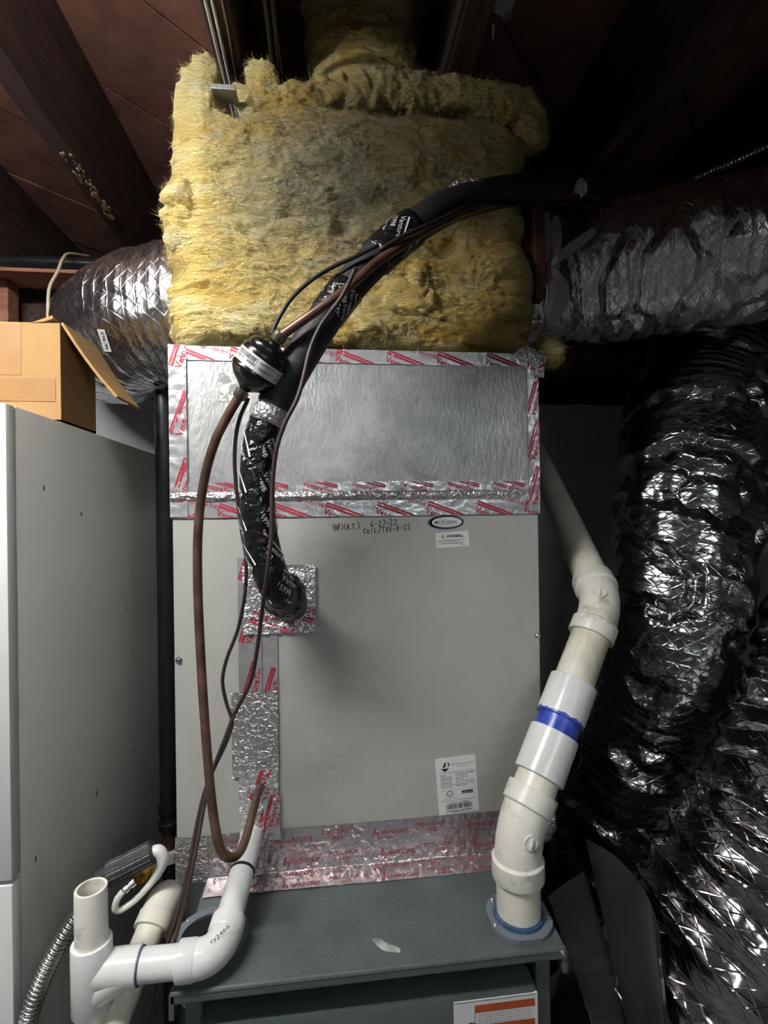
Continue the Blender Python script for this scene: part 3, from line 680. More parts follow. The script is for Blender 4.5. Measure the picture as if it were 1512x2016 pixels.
x = W * .19; rr = random.Random(4)
while x < W * .84:
    bw = rr.choice((.006, .012, .02)) * W; pr.rect((x, H * .088), (x + bw, H * .175), K); x += bw + rr.choice((.006, .012)) * W
pr.text('7120L23379', (W * .19, H * .03), H * .05, 0, K, 0.02, W * .62)
pr.build(o, fn, 'label_print', 0.0002)
pr = Print((0, 0), (W, H)); pr.text('AHRI', (W * .615, H * .345), H * .032, 0, 'print_white', 0.01, W * .1); pr.text('CERTIFIED', (W * .73, H * .35), H * .024, 0, 'print_white', 0, W * .13); pr.build(o, fn, 'certification_print', 0.0003)
# marker handwriting, drawn stroke by stroke
GL = {'(': [[(.55, 1.1), (.3, .8), (.25, .35), (.5, -.1)]], ')': [[(.2, 1.1), (.5, .75), (.5, .3), (.2, -.1)]], 'N': [[(.1, 0), (.15, .95)], [(.15, .95), (.55, .1)], [(.55, .1), (.6, .95)]],
      'F': [[(.2, 0), (.2, .95), (.65, .9)], [(.2, .5), (.55, .52)]], 'A': [[(.05, 0), (.4, .95), (.65, 0)], [(.15, .35), (.58, .38)]], '.': [[(.2, .02), (.28, .05)]], 'T': [[(.0, .9), (.75, .95)], [(.38, .92), (.35, 0)]],
      '6': [[(.6, .95), (.25, .6), (.15, .25), (.35, 0), (.6, .2), (.45, .45), (.2, .3)]], '-': [[(.15, .42), (.6, .45)]], '2': [[(.1, .75), (.35, .95), (.6, .75), (.45, .4), (.1, .02), (.7, .08)]], '7': [[(.1, .9), (.65, .92), (.3, 0)]],
      'C': [[(.62, .75), (.35, .85), (.12, .45), (.3, .05), (.65, .15)]], 'O': [[(.35, .8), (.1, .5), (.2, .08), (.5, .08), (.6, .5), (.35, .8)]], 'I': [[(.3, .85), (.3, .02)]], 'L': [[(.15, .95), (.15, .04), (.6, .05)]],
      '/': [[(.1, -.1), (.65, 1.05)]], 'X': [[(.1, .9), (.65, 0)], [(.65, .9), (.1, .0)]], 'V': [[(.05, .9), (.35, .02), (.7, .95)]], '8': [[(.55, .85), (.2, .75), (.5, .4), (.5, .1), (.2, .1), (.25, .4), (.55, .85)]]}
fn, W, H = panel_label('h', 735, 1036, 150, 34, 1.5)
pr = Print((-0.05, -0.05), (W + 0.05, H + 0.05)); rg = random.Random(12)
def hand(txt, org, size, adv, rot, wdt=0.0011):
    for i, ch in enumerate(txt):
        j = (rg.uniform(-.06, .06), rg.uniform(-.06, .08)); k = rg.uniform(.9, 1.1)
        for st in GL.get(ch, []):
            q = [np.array([(i * adv + (a + j[0]) * .75) * size, (b * k + j[1]) * size]) for a, b in st]
            for a, b in zip(q[:-1], q[1:]):
                d = b - a; d = d / (np.linalg.norm(d) + 1e-9); nrm = np.array([-d[1], d[0]]) * wdt / 2; a, b = a - d * wdt * .3, b + d * wdt * .3
                pr.poly([a - nrm, b - nrm, b + nrm, a + nrm], 'print_black', org, rot)
hand('(NF)(A.T.)', (-0.006, H * .36), 0.0090, .50, 0.02); hand('6-27-22', (W * .46, H * .46), 0.0105, .60, 0.03); hand('COIL/TXV-8-22', (W * .36, H * .06), 0.0092, .66, 0.05)
pr.build(coil, fn, 'marker_writing', 0.0001)

# ================================================================== glass wool around the plenum
WX0, WX1 = CX0 + 0.02, CX1 - 0.022; WY0, WY1 = YC + 0.035, YC + 0.52
def perimeter(n_front=430, n_side=70, rc=0.035):
    # left side (back to front), front, right side; finer where it faces the room
    pts = [(WX0, y) for y in np.linspace(WY1, WY0 + rc, n_side)]
    pts += [(WX0 + rc - rc * math.cos(a), WY0 + rc - rc * math.sin(a)) for a in np.linspace(0, math.pi / 2, 14)[1:-1]]
    pts += [(x, WY0) for x in np.linspace(WX0 + rc, WX1 - rc, n_front)]
    pts += [(WX1 - rc + rc * math.sin(a), WY0 + rc - rc * math.cos(a)) for a in np.linspace(0, math.pi / 2, 14)[1:-1]]
    pts += [(WX1, y) for y in np.linspace(WY0 + rc, WY1, n_side)]
    P = np.array(pts); T = np.gradient(P, axis=0); T /= np.linalg.norm(T, axis=1)[:, None]
    return P, np.stack([T[:, 1], -T[:, 0]], 1)
def wool_disp(p, seed):
    q = p + seed
    big = fbm(q * np.array([7, 7, 9.0]), 2) * 0.009
    str_ = fbm(q * np.array([16, 16, 42.0]), 3) * 0.0065
    warp = q + 0.02 * np.stack([pn(q * 20), pn(q * 20 + 5), pn(q * 20 + 9)], -1)
    clump = ridged(warp * np.array([22, 22, 34.0]), 3) * 0.0028
    fine = fbm(warp * np.array([80, 80, 170.0]), 2) * 0.0026
    pit = np.maximum(pn(q * np.array([13, 13, 19.0]) + 31) - 0.28, 0) * -0.040
    return big + str_ + clump + fine + pit
def wool_band(name, parent, z0, z1, thick, seed, nz, zfun0=None, zfun1=None, power=5):
    P, N = perimeter(); v = np.linspace(0, 1, nz)
    x = P[:, 0][:, None] + 0 * v[None]
    zb = z0 + (zfun0(P[:, 0], P[:, 1]) if zfun0 else 0 * P[:, 0]); zt_ = z1 + (zfun1(P[:, 0], P[:, 1]) if zfun1 else 0 * P[:, 0])
    z = zb[:, None] + (zt_ - zb)[:, None] * v[None]
    prof = (1 - np.abs(2 * v - 1) ** power)
    base = np.stack([x, P[:, 1][:, None] + 0 * v[None], z], -1)
    d = wool_disp(base, seed) + thick
    edge = prof[None] ** 0.6
    off = np.maximum(d, 0.003) * edge - 0.004 * (1 - edge)
    pts = base.copy(); pts[..., 0] += N[:, 0][:, None] * off; pts[..., 1] += N[:, 1][:, None] * off
    pts[..., 2] += (1 - edge) * 0.008 * pn(base * 30 + seed) + 0.004 * pn(base * 25 + 3 + seed)
    return MB().grid(pts).build(name, 'wool', parent, True)
def fibres(name, parent, objs, n, lng, wid, seed, hz=0.9):
    """fine loose strands standing off the room-facing side of wool meshes"""
    rg = np.random.default_rng(seed); Ps, Ns = [], []
    for o in objs:
        me = o.data; k = len(me.vertices); co = np.zeros(k * 3); no = np.zeros(k * 3)
        me.vertices.foreach_get('co', co); me.vertices.foreach_get('normal', no); co = co.reshape(-1, 3); no = no.reshape(-1, 3)
        sg = np.sign(np.mean(np.sum(no * (co - co.mean(0)), 1))) or 1.0; no = no * sg
        f = np.sum(no * (CAM - co), 1) > -0.1; Ps.append(co[f]); Ns.append(no[f])
    P = np.vstack(Ps); N = np.vstack(Ns); i = rg.integers(0, len(P), n); p = P[i] + rg.normal(0, 0.001, (n, 3)); nr = N[i] + rg.normal(0, 0.25, (n, 3)); nr /= np.linalg.norm(nr, axis=1)[:, None]
    tg = np.cross(nr, [0, 0, 1.0]) + 1e-6; tg /= np.linalg.norm(tg, axis=1)[:, None]; bi = np.cross(tg, nr)
    ang = 2.2 * pn(p * np.array([9, 9, 14.0]) + seed) + rg.normal(0, 0.35 * hz, n); d = tg * np.cos(ang)[:, None] + bi * np.sin(ang)[:, None]; d *= rg.choice([-1, 1], n)[:, None]
    side = np.cross(d, nr); L = lng * rg.uniform(0.3, 1.4, n); lift = rg.uniform(0.0, 0.6, n) ** 2; curl = rg.normal(0, 0.6, n)
    st = []
    for q in (0.0, 0.35, 0.7, 1.0):
        c = p - nr * 0.001 + d * (L * q)[:, None] + nr * (L * lift * math.sin(q * 2.4) * 0.6)[:, None] + side * (curl * L * q * q)[:, None]
        ww = wid * (1 - 0.8 * q) * rg.uniform(0.6, 1.4, n)
        st.append(c - side * ww[:, None]); st.append(c + side * ww[:, None])
    V = np.stack(st, 1).reshape(-1, 3); o0 = np.arange(n) * 8
    Fc = np.concatenate([np.stack([o0 + 2 * k, o0 + 2 * k + 1, o0 + 2 * k + 3, o0 + 2 * k + 2], 1) for k in range(3)])
    o = MB().add(V, Fc.tolist()).build(name, 'wool', parent, True); o['kind'] = 'stuff'; return o
wool = thing('insulation_blanket', 'yellow glass wool blanket wrapped around the upper plenum', 'insulation', ((WX0 + WX1) / 2, YC + 0.25, PZ1))
zj = PY(600, 408, YC)[2]
def top_low(x, y): return 0.012 * pn(np.stack([x * 6, y * 3, x * 0], -1)) - 0.02 * sstep(0.08, 0.3, x)
def bot_low(x, y): return 0.006 + 0.008 * pn(np.stack([x * 25, y * 25, x * 0 + 4], -1))
s1 = wool_band('upper_layer', wool, zj - 0.03, TZ, 0.028, 3.0, 120, None, lambda x, y: 0.010 * pn(np.stack([x * 14, y * 9, x * 0 + 8], -1)) - 0.028 * np.exp(-((x + 0.13) / 0.035) ** 2), 5)
s2 = wool_band('lower_layer', wool, PZ1, zj, 0.036, 11.0, 130, bot_low, top_low, 8)
# torn lump: generic displaced ellipsoid of wool
LUMPS = []
def wool_lump(name, parent, c, size, seed, n=70, rotz=0.0, amp=1.0, boxy=0.8):
    th, ph = np.meshgrid(np.linspace(0, 2 * math.pi, n, endpoint=False), np.linspace(0.03, math.pi - 0.03, n // 2 + 6), indexing='xy')
    d = np.stack([np.sin(ph) * np.cos(th), np.sin(ph) * np.sin(th), np.cos(ph)], -1)
    d = np.sign(d) * np.abs(d) ** boxy
    p = d * np.asarray(size); q = p + np.asarray(c)
    dn = d / np.linalg.norm(d, axis=-1)[..., None]
    rag = 0.007 * ridged(q * 45 + seed, 3) + 0.004 * fbm(q * 110 + seed, 2)
    p = p + dn * ((wool_disp(q, seed) * 0.7 + rag) * amp)[..., None]
    cs, sn = math.cos(rotz), math.sin(rotz)
    p = np.stack([p[..., 0] * cs - p[..., 2] * sn, p[..., 1], p[..., 0] * sn + p[..., 2] * cs], -1) + np.asarray(c)
    o = MB().grid(p, wrap=True, cap0=True, cap1=True).build(name, 'wool', parent, True); LUMPS.append(o); return o
wool_lump('torn_ear', wool, PY(388, 215, YC + 0.03), (0.026, 0.020, 0.060), 2.0, rotz=-0.06, amp=0.6, boxy=0.6)
wool_lump('torn_tip', wool, PY(402, 156, YC + 0.03), (0.017, 0.014, 0.034), 2.5, n=50, rotz=-0.25, amp=0.6, boxy=0.7)
wool_lump('torn_flap', wool, PY(520, 176, YC + 0.06), (0.020, 0.012, 0.036), 4.0, rotz=0.25, amp=0.8, boxy=0.65)
# rolled top edge
rp = spline([PY(470, 212, YC + 0.06), PY(560, 196, YC + 0.05), PY(700, 185, YC + 0.06), PY(850, 190, YC + 0.06), PY(960, 204, YC + 0.05), PY(1030, 228, YC + 0.05), PY(1046, 300, YC + 0.06)], 190)
T = Tube(rp); th = np.linspace(0, 2 * math.pi, 70, endpoint=False)
dirn = np.cos(th)[None, :, None] * T.N[:, None] + np.sin(th)[None, :, None] * T.B[:, None]
base = T.P[:, None] + 0.021 * dirn
LUMPS.append(MB().grid(base + dirn * (wool_disp(base, 8.0) * 0.9 + 0.006 * ridged(base * 40, 3))[..., None], wrap=True, cap0=True, cap1=True).build('rolled_edge', 'wool', wool, True))
wool_lump('tuft', wool, PY(1080, 690, YC + 0.03), (0.012, 0.014, 0.016), 7.0, n=44, rotz=0.3)
wool_lump('loose_strip', wool, PY(975, 655, YC - 0.002), (0.058, 0.008, 0.008), 9.0, n=50, rotz=0.22, amp=0.5)
for k, (px, py, sx, sz) in enumerate(((352, 385, .016, .02), (349, 425, .018, .018), (354, 470, .014, .016), (800, 590, .05, .02), (730, 640, .04, .014), (822, 560, .010, .034), (470, 640, .04, .012), (640, 655, .05, .010))):
    wool_lump('clump', wool, PY(px, py, YC + (0.02 if px < 400 else 0.004)), (sx, 0.012, sz), 12.0 + k, n=44, amp=0.8)
fibres('blanket_fibres', wool, [s1, s2], 70000, 0.016, 0.00026, 5)
fibres('torn_fibres', wool, LUMPS, 20000, 0.014, 0.00026, 6)

# wrapped round duct rising behind the blanket
t = thing('wrapped_riser', 'glass wool wrapped round duct rising into the dark joists', 'duct', PY(715, 180, YC + 0.15))
c0 = PY(715, 200, YC + 0.14); c1 = PY(705, -60, YC + 0.14); c1[0] = c0[0] - 0.01
rp = spline([c0 - (0, 0, 0.06), c0, (c0 + c1) / 2, c1, c1 + (0, 0, 0.02)], 110); T = Tube(rp); th = np.linspace(0, 2 * math.pi, 130, endpoint=False)
dirn = np.cos(th)[None, :, None] * T.N[:, None] + np.sin(th)[None, :, None] * T.B[:, None]
base = T.P[:, None] + 0.096 * dirn
MB().grid(base + dirn * (wool_disp(base, 15.0) * 1.5)[..., None], wrap=True, cap0=True, cap1=True).build('wool_wrap', 'wool', t, True)
fibres('wrap_fibres', t, [t.children[-1]], 14000, 0.016, 0.0003, 8)
MB().lathe(c0 - (0, 0, 0.08), (0, 0, 1), [(0, 0.075), (0.30, 0.075)], 40).build('duct_pipe', 'galvanized', t, True, sharp=40)

# ================================================================== flexible foil ducts
def flex(name, label, ctrl, r, ns, nt, pitch, ar, ac, m, seed, skew=0.0, th0=0.0, rfun=None, folds=0.0, ffreq=5.0, wobble=0.25):
    P = spline(ctrl, ns); T = Tube(P); th = np.linspace(0, 2 * math.pi, nt, endpoint=False)
    S, TH = np.meshgrid(T.s, th, indexing='ij')
    dirn = np.cos(TH)[..., None] * T.N[:, None] + np.sin(TH)[..., None] * T.B[:, None]
    q = np.stack([S, np.cos(TH) * r, np.sin(TH) * r], -1) + seed
    wob = wobble * pn(q * 9)
    ph = (S + skew * np.cos(TH - th0)) / pitch + TH / (2 * math.pi) + wob
    rr = r * (1 + 0.04 * fbm(q * 5, 2)) + (rfun(S / T.s[-1]) if rfun else 0)
    rr = rr + ar * (1 - np.abs(np.sin(math.pi * ph)) ** 0.8 * 2) * (0.65 + 0.5 * pn(q * 6 + 3))
    warp = q + 0.012 * np.stack([pn(q * 22), pn(q * 22 + 5), pn(q * 22 + 9)], -1)
    rr = rr + ac * (ridged(warp * np.array([26, 8, 8.0]), 2) * 0.55 + ridged(warp * np.array([14, 26, 26.0]) + 7, 2) * 0.35)
    if folds: rr = rr - folds * np.maximum(ridged(warp * np.array([ffreq * 2.2, ffreq, ffreq]) + 2, 1) - 0.55, 0) * 1.8
    pts = P[:, None] + dirn * rr[..., None]
    uv = np.stack([S + 0.0, TH * r], -1)
    o = MB().grid(pts, uv, wrap=True, cap0=True, cap1=True).build(name, m, None, True)
    tag(o, label, 'duct'); return o, T
# left duct
lz = PY(340, 622, 1.02)
lc = [PT(440, 612, 1.03), PT(350, 620, 1.03), PT(290, 632, 1.05), PT(246, 650, 1.11), PT(224, 668, 1.22), PT(228, 688, 1.33), PT(240, 702, 1.40)]
duct_l, TL = flex('flexible_duct', 'bright silver foil flexible duct leaving the left side of the plenum', lc, 0.132, 380, 290, 0.015, 0.0013, 0.0026, 'duct_foil', 2.0, rfun=lambda s: -0.02 * sstep(0.12, 0.0, s), folds=0.006, ffreq=7)
# right duct, coming forward to the right
rc_ = [PY(970, 570, 1.06), PY(1060, 570, 1.06), PY(1160, 545, 1.02), PY(1300, 520, 0.97), PY(1440, 498, 0.93), PY(1600, 470, 0.90), PY(1800, 440, 0.9), (1.75, 0.95, 1.98), (2.36, 1.0, 1.98)]
duct_r, TR = flex('flexible_duct', 'silver foil flexible duct tied to the right side of the plenum', rc_, 0.140, 640, 280, 0.020, 0.0013, 0.0030, 'duct_foil', 5.0, rfun=lambda s: -0.035 * sstep(0.14, 0.01, s), folds=0.014, ffreq=6)
vc_ = [PT(1384, 680, 1.30), PT(1372, 780, 1.24), PT(1358, 900, 1.15), PT(1345, 1080, 1.08), PT(1318, 1260, 1.05), PT(1285, 1400, 1.08), PT(1240, 1540, 1.13), PT(1200, 1700, 1.18), PT(1170, 1900, 1.26)]
duct_v, TV = flex('flexible_duct', 'dark foil flexible duct hanging down beside the white vent pipe', vc_, 0.140, 500, 280, 0.024, 0.0011, 0.0032, 'duct_foil_dark', 9.0, folds=0.026, ffreq=5, rfun=lambda s: 0.012 * np.sin(s * 9))
bc_ = [(2.36, 1.0, 1.36), (1.65, 0.95, 1.36), PT(1760, 1180, 0.92), PT(1690, 1380, 0.84), PT(1600, 1590, 0.79), PT(1490, 1790, 0.77), PT(1370, 1960, 0.78), PT(1240, 2120, 0.82), PT(1200, 2300, 0.95)]
duct_b, TB_ = flex('flexible_duct', 'dark foil flexible duct with deep diagonal folds low at the right', bc_, 0.148, 760, 290, 0.046, 0.0100, 0.0020, 'duct_foil_crisp', 14.0, folds=0.006, ffreq=5, wobble=0.45)
# small hanging tag stuck on the left duct
def on_skin(o, px, py):
    d = ray(px, py); d = d / np.linalg.norm(d); ok, loc, nrm, _ = o.ray_cast(Vector(CAM), Vector(d)); return np.array(loc) if ok else PT(px, py, 0.95)
a = on_skin(duct_l, 203, 652) - fw * 0.008; b = on_skin(duct_l, 217, 695) - fw * 0.008; ax = (b - a); L = np.linalg.norm(ax); ax /= L; sd = np.cross(ax, fw); sd /= np.linalg.norm(sd); nn = np.cross(sd, ax)
if np.dot(nn, fw) > 0: nn = -nn
hw = 0.0068
q = [a - sd * hw, b - sd * hw, b + sd * hw, a + sd * hw]
tg = MB().prism(q, -nn * 0.0006).build('duct_tag', 'label_white', duct_l)
pr = Print((0, 0), (L, 2 * hw)); pr.text('NC R6.0', (L * 0.12, hw * 0.5), hw * 1.2, 0, 'print_black', 0.01, L * 0.78)
pr.build(tg, lambda u, v, off: (b + sd * hw)[None] - np.asarray(u)[:, None] * ax - np.asarray(v)[:, None] * sd + nn * off, 'tag_print', 0.0008)

# strap tying the right duct to its collar
def ribbon(mb, path, wvec, width, thick=0.0012, n=40):
    P = spline(path, n); T = Tube(P); wv = np.asarray(wvec, float)
    s = np.linspace(0, 1, n); wd = width * (0.35 + 0.65 * np.sin(math.pi * np.clip(s, 0.02, 0.98)) ** 0.5)
    side = np.cross(T.T, np.cross(wv, T.T)); side /= np.linalg.norm(side, axis=1)[:, None]; nn = np.cross(T.T, side)
    pts = np.stack([P - side * wd[:, None] / 2 - nn * thick, P + side * wd[:, None] / 2 - nn * thick, P + side * wd[:, None] / 2 + nn * thick, P - side * wd[:, None] / 2 + nn * thick], 1)
    return mb.grid(pts, wrap=True, cap0=True, cap1=True)
kn = PT(1087, 524, 0.90)
st = thing('duct_strap', 'grey woven strap knotted around the right duct collar', 'strap', PT(1085, 520, 0.90))
ribbon(MB(), [PT(1074, 418, 0.915), PT(1076, 470, 0.90), PT(1083, 520, 0.895)], rt, 0.022).build('strap_band', 'strap_grey', st, True, sharp=40)
ribbon(MB(), [PT(1094, 425, 0.915), PT(1096, 470, 0.90), PT(1089, 520, 0.89)], rt, 0.018).build('strap_band', 'strap_grey', st, True, sharp=40)
ribbon(MB(), [PT(1083, 524, 0.895), PT(1094, 580, 0.885), PT(1082, 630, 0.895), PT(1064, 665, 0.91)], rt, 0.024).build('strap_band', 'strap_grey', st, True, sharp=40)
ribbon(MB(), [PT(1088, 528, 0.89), PT(1110, 570, 0.88), PT(1100, 610, 0.885), PT(1075, 650, 0.90)], rt, 0.020).build('strap_band', 'strap_grey', st, True, sharp=40)
ribbon(MB(), [PT(1084, 522, 0.89), PT(1112, 498, 0.88), PT(1150, 470, 0.875), PT(1172, 452, 0.875)], up, 0.018).build('strap_tail', 'strap_grey', st, True, sharp=40)
crumple('knot', st, kn, 0.013, 'strap_grey', 3.3, flat=(1, 0.7, 1), amp=0.2)

# ================================================================== refrigerant lines
lsp = [(1330, 372, 1.10), (1200, 372, 1.02), (1120, 366, 0.94), (1040, 371, 0.835), (960, 384, 0.765), (890, 405, 0.725), (830, 437, 0.70), (770, 482, 0.69), (705, 545, 0.68), (650, 612, 0.67), (603, 685, 0.665), (562, 755, 0.66), (532, 815, 0.66), (514, 870, 0.66), (507, 940, 0.66), (508, 1010, 0.66), (518, 1080, 0.665), (537, 1140, 0.67), (558, 1178, 0.70), (572, 1190, 0.76), (575, 1192, 0.83)]
ls = px_path(lsp, 260); TS = Tube(ls); LS_R = 0.0225
line = thing('suction_line', 'thick black insulated refrigerant line curving down into the coil cabinet', 'pipe', TS.P[-1])
sx = TS.s; def_i = lambda px, py: int(np.argmin(np.linalg.norm(TS.P - np.array([PT(*q) for q in lsp if q[0] == px and q[1] == py][0]), axis=1)))
i_a = def_i(532, 815); i_t = def_i(537, 1140)
rr = np.full(len(ls), LS_R); MB().tube(ls[:i_a + 3], rr[:i_a + 3], 40).build('foam_sleeve', 'foam_black', line, True)
lo = ls[i_a:]; rl = LS_R * (1.0 + 0.04 * pn(np.stack([np.arange(len(lo)) * 0.35, np.zeros(len(lo)), np.zeros(len(lo))], -1)))
rl[int(len(lo) * 0.80):] *= 1.08
tw = MB().tube(lo, rl, 44).build('tape_wrap', 'tape_black', line, True)
def band(i0, i1, m, name, r, parent=line):
    return MB().tube(ls[i0:i1], r, 44).build(name, m, parent, True)
band(i_a - 2, i_a + 3, 'tape_crumpled', 'foil_band', LS_R * 1.05)
i_m1 = def_i(770, 482); mw = band(i_m1 - 7, i_m1 + 6, 'tape_black', 'tape_band', LS_R * 1.14)
i_m2 = def_i(705, 545); mw2 = band(i_m2 + 4, def_i(650, 612) + 2, 'tape_black', 'tape_band', LS_R * 1.06)
# white lettering that spirals with the black tape
def tube_print(parent, i0, i1, r, n, seed, size=0.010, Tt=None):
    Tt = Tt or TS; s0, s1 = Tt.s[i0], Tt.s[i1]; Ls = s1 - s0
    pr = Print((0, -math.pi * r), (Ls, math.pi * r)); rg = random.Random(seed)
    for k in range(n):
        u = Ls * (k + 0.15) / n; 
        for v in np.arange(-math.pi * r, math.pi * r, size * 5.2):
            vv = v + rg.uniform(0, size)
            pr.text('Venture', (u, vv), size * 1.1, 0.55, 'print_white', 0.0, size * 3.6); pr.rect((0, size), (size * 3.6, size * 1.25), 'print_white', (u, vv), 0.55)
            pr.text('1599B', (u + size * 0.4, vv - size * 1.1), size, 0.55, 'print_white', 0.0, size * 2.4)
            pr.text('Venture Tape', (u + size * 0.9, vv - size * 1.9), size * 0.6, 0.55, 'print_white', 0.0, size * 3.2)
    def fn(u, v, off):
        s = s0 + np.asarray(u); return Tt.at(s, -np.asarray(v) / r, r + off)
    return pr.build(parent, fn, 'tape_lettering', 0.0012)
tube_print(tw, i_a + 5, i_t + 6, LS_R * 1.04, 5, 1, 0.0095)
tube_print(mw, i_m1 - 6, i_m1 + 5, LS_R * 1.14, 1, 2, 0.009)
tube_print(mw2, i_m2 + 5, def_i(650, 612) + 1, LS_R * 1.06, 2, 3, 0.009)
for px, py, tt, s in ((930, 385, 0.745, 0.018), (905, 378, 0.74, 0.012), (1133, 372, 0.93, 0.015)):
    crumple('foil_scrap', line, PT(px, py, tt), s, 'tape_crumpled', px * 0.1, flat=(1.1, 0.8, 0.9), amp=0.5)
# sealing putty bulge where it enters the cabinet
crumple('end_wrap', line, PT(560, 1172, 0.715), 0.029, 'tape_black', 2.2, n=40, flat=(1.0, 1.0, 1.0), amp=0.12)

# liquid line (bare copper) with its filter drier
lq = thing('liquid_line', 'bare brown copper line looping down left of the black line', 'pipe', PT(512, 1545, 0.8))
up_path = px_path([(1330, 392, 1.09), (1180, 388, 0.97), (1080, 388, 0.87), (1000, 394, 0.785), (920, 415, 0.715), (850, 446, 0.682), (790, 484, 0.662), (740, 517, 0.648), (690, 562, 0.636), (640, 600, 0.63), (590, 635, 0.63), (549, 664, 0.632)], 130)
MB().tube(up_path, 0.0058, 18).build('upper_tube', 'copper_dull', lq, True)
low_path = px_path([(474, 776, 0.645), (452, 812, 0.65), (424, 868, 0.655), (403, 940, 0.66), (391, 1030, 0.665), (389, 1130, 0.67), (393, 1250, 0.67), (401, 1390, 0.665), (412, 1530, 0.66), (423, 1625, 0.65), (437, 1678, 0.645), (458, 1688, 0.65), (477, 1668, 0.675), (492, 1622, 0.72), (504, 1575, 0.76), (513, 1545, 0.80), (516, 1535, 0.83)], 190)
MB().tube(low_path, 0.0060, 18).build('lower_tube', 'copper_dull', lq, True)
da, db = PT(549, 664, 0.632), PT(474, 776, 0.645); dd = db - da; DL = np.linalg.norm(dd); dd /= DL
R_ = 0.0305
prof = [(0.008, 0.006), (0.012, 0.010), (0.014, R_ * .55), (0.018, R_ * .8), (0.024, R_ * .88), (0.028, R_ * .86), (0.031, R_ * .96), (0.036, R_), (0.062, R_), (0.0635, R_ * 1.03), (0.067, R_ * 1.03), (0.0685, R_), (0.074, R_ * .93), (0.082, R_ * .74), (0.089, R_ * .45), (0.092, 0.010), (0.096, 0.006)]
k = DL / 0.104; prof = [(s * k, r) for s, r in prof]
dr = thing('filter_drier', 'black filter drier canister with a white paper label on the copper line', 'filter', da)
MB().lathe(da, dd, prof, 56).build('canister', 'drier_black', dr, True, sharp=50)
for e, sg in ((da, -1), (db, 1)):
    MB().lathe(e - dd * 0.006, dd, [(0, 0.0062), (0.001, 0.0088), (0.010, 0.0088), (0.012, 0.0075)], 20).build('solder_joint', 'solder', dr, True, sharp=40)
# label band: most of the way round the can
s0, s1 = 0.040 * k, 0.0605 * k
aa = np.cross(dd, fw); aa /= np.linalg.norm(aa); bb = np.cross(dd, aa)
if np.dot(bb, fw) > 0: bb = -bb
def can_fn(u, v, off):
    th = -np.asarray(u) / R_; return da + np.asarray(v)[:, None] * dd + (R_ + 0.0004 + off) * (np.sin(th)[:, None] * aa + np.cos(th)[:, None] * bb)
uu, vv = np.meshgrid(np.linspace(-1.5 * R_, 1.35 * R_, 50), np.linspace(s0, s1, 4), indexing='ij')
lb = MB().grid(can_fn(uu.ravel(), vv.ravel(), 0.0).reshape(50, 4, 3)).build('paper_label', 'label_white', dr, True)
pr = Print((-1.45 * R_, s0), (1.3 * R_, s1)); H = s1 - s0
sgn = 1
for i, (u, tx, sz) in enumerate(((-1.35, 'EK', .3), (-1.0, 'LIQUID LINE', .18), (-0.7, 'FILTER', .25), (-0.2, 'DRIER', .3), (0.35, 'EK-083', .28), (0.8, '3/8', .28))):
    pr.text(tx, (u * R_, s0 + H * 0.15), H * sz, 0.0, 'print_grey', 0.005); pr.text(tx, (u * R_, s0 + H * 0.55), H * sz * 0.9, 0, 'print_black', 0.005)
x = -0.1 * R_
while x < 0.75 * R_: pr.rect((x, s0 + H * .15), (x + 0.0009, s0 + H * .5), 'print_black'); x += random.choice((0.0016, 0.0024))
pr.build(lb, can_fn, 'label_print', 0.0003)

# low voltage wires
def wire(name, label, pts, r, m, n=150):
    o = MB().tube(px_path(pts, n), r, 10).build(name, m, None, True); tag(o, label, 'wire'); return o
wire('control_wire', 'thin dark wire hanging from the filter drier beside the copper loop', [(489, 784, 0.655), (470, 830, 0.66), (462, 890, 0.67), (465, 960, 0.68), (475, 1040, 0.69), (484, 1100, 0.70), (482, 1170, 0.71), (468, 1240, 0.72), (447, 1295, 0.72), (438, 1340, 0.72), (446, 1385, 0.725), (457, 1420, 0.725), (448, 1455, 0.72), (425, 1505, 0.71), (404, 1555, 0.70), (388, 1620, 0.69), (375, 1690, 0.68), (360, 1760, 0.67), (340, 1830, 0.66), (318, 1900, 0.655), (300, 1990, 0.65), (290, 2060, 0.65)], 0.0026, 'wire_brown')
wire('control_wire', 'thin brown wire running down the face of the thick black line', [(700, 528, 0.62), (672, 585, 0.618), (632, 640, 0.615), (610, 690, 0.615), (598, 740, 0.612), (585, 785, 0.61), (560, 835, 0.612), (543, 890, 0.618), (536, 960, 0.625), (535, 1040, 0.63), (527, 1120, 0.635), (516, 1200, 0.66), (506, 1280, 0.68), (492, 1345, 0.70), (462, 1405, 0.71), (440, 1462, 0.70), (416, 1525, 0.69), (401, 1590, 0.68), (388, 1660, 0.665), (373, 1735, 0.65), (355, 1810, 0.64), (332, 1890, 0.635), (305, 1980, 0.64), (296, 2060, 0.64)], 0.0028, 'wire_brown', 200)
wire('control_wire', 'short black wire bowed above the filter drier', [(534, 660, 0.64), (548, 628, 0.64), (572, 590, 0.64), (605, 558, 0.645), (650, 528, 0.65), (700, 505, 0.652), (745, 482, 0.655)], 0.0026, 'wire_black', 70)
wire('control_wire', 'black wire strapped along the line set towards the dark corner', [(748, 492, 0.65), (800, 462, 0.655), (860, 436, 0.67), (930, 405, 0.705), (1010, 402, 0.78), (1100, 400, 0.88), (1200, 400, 1.0)], 0.0032, 'wire_black', 90)

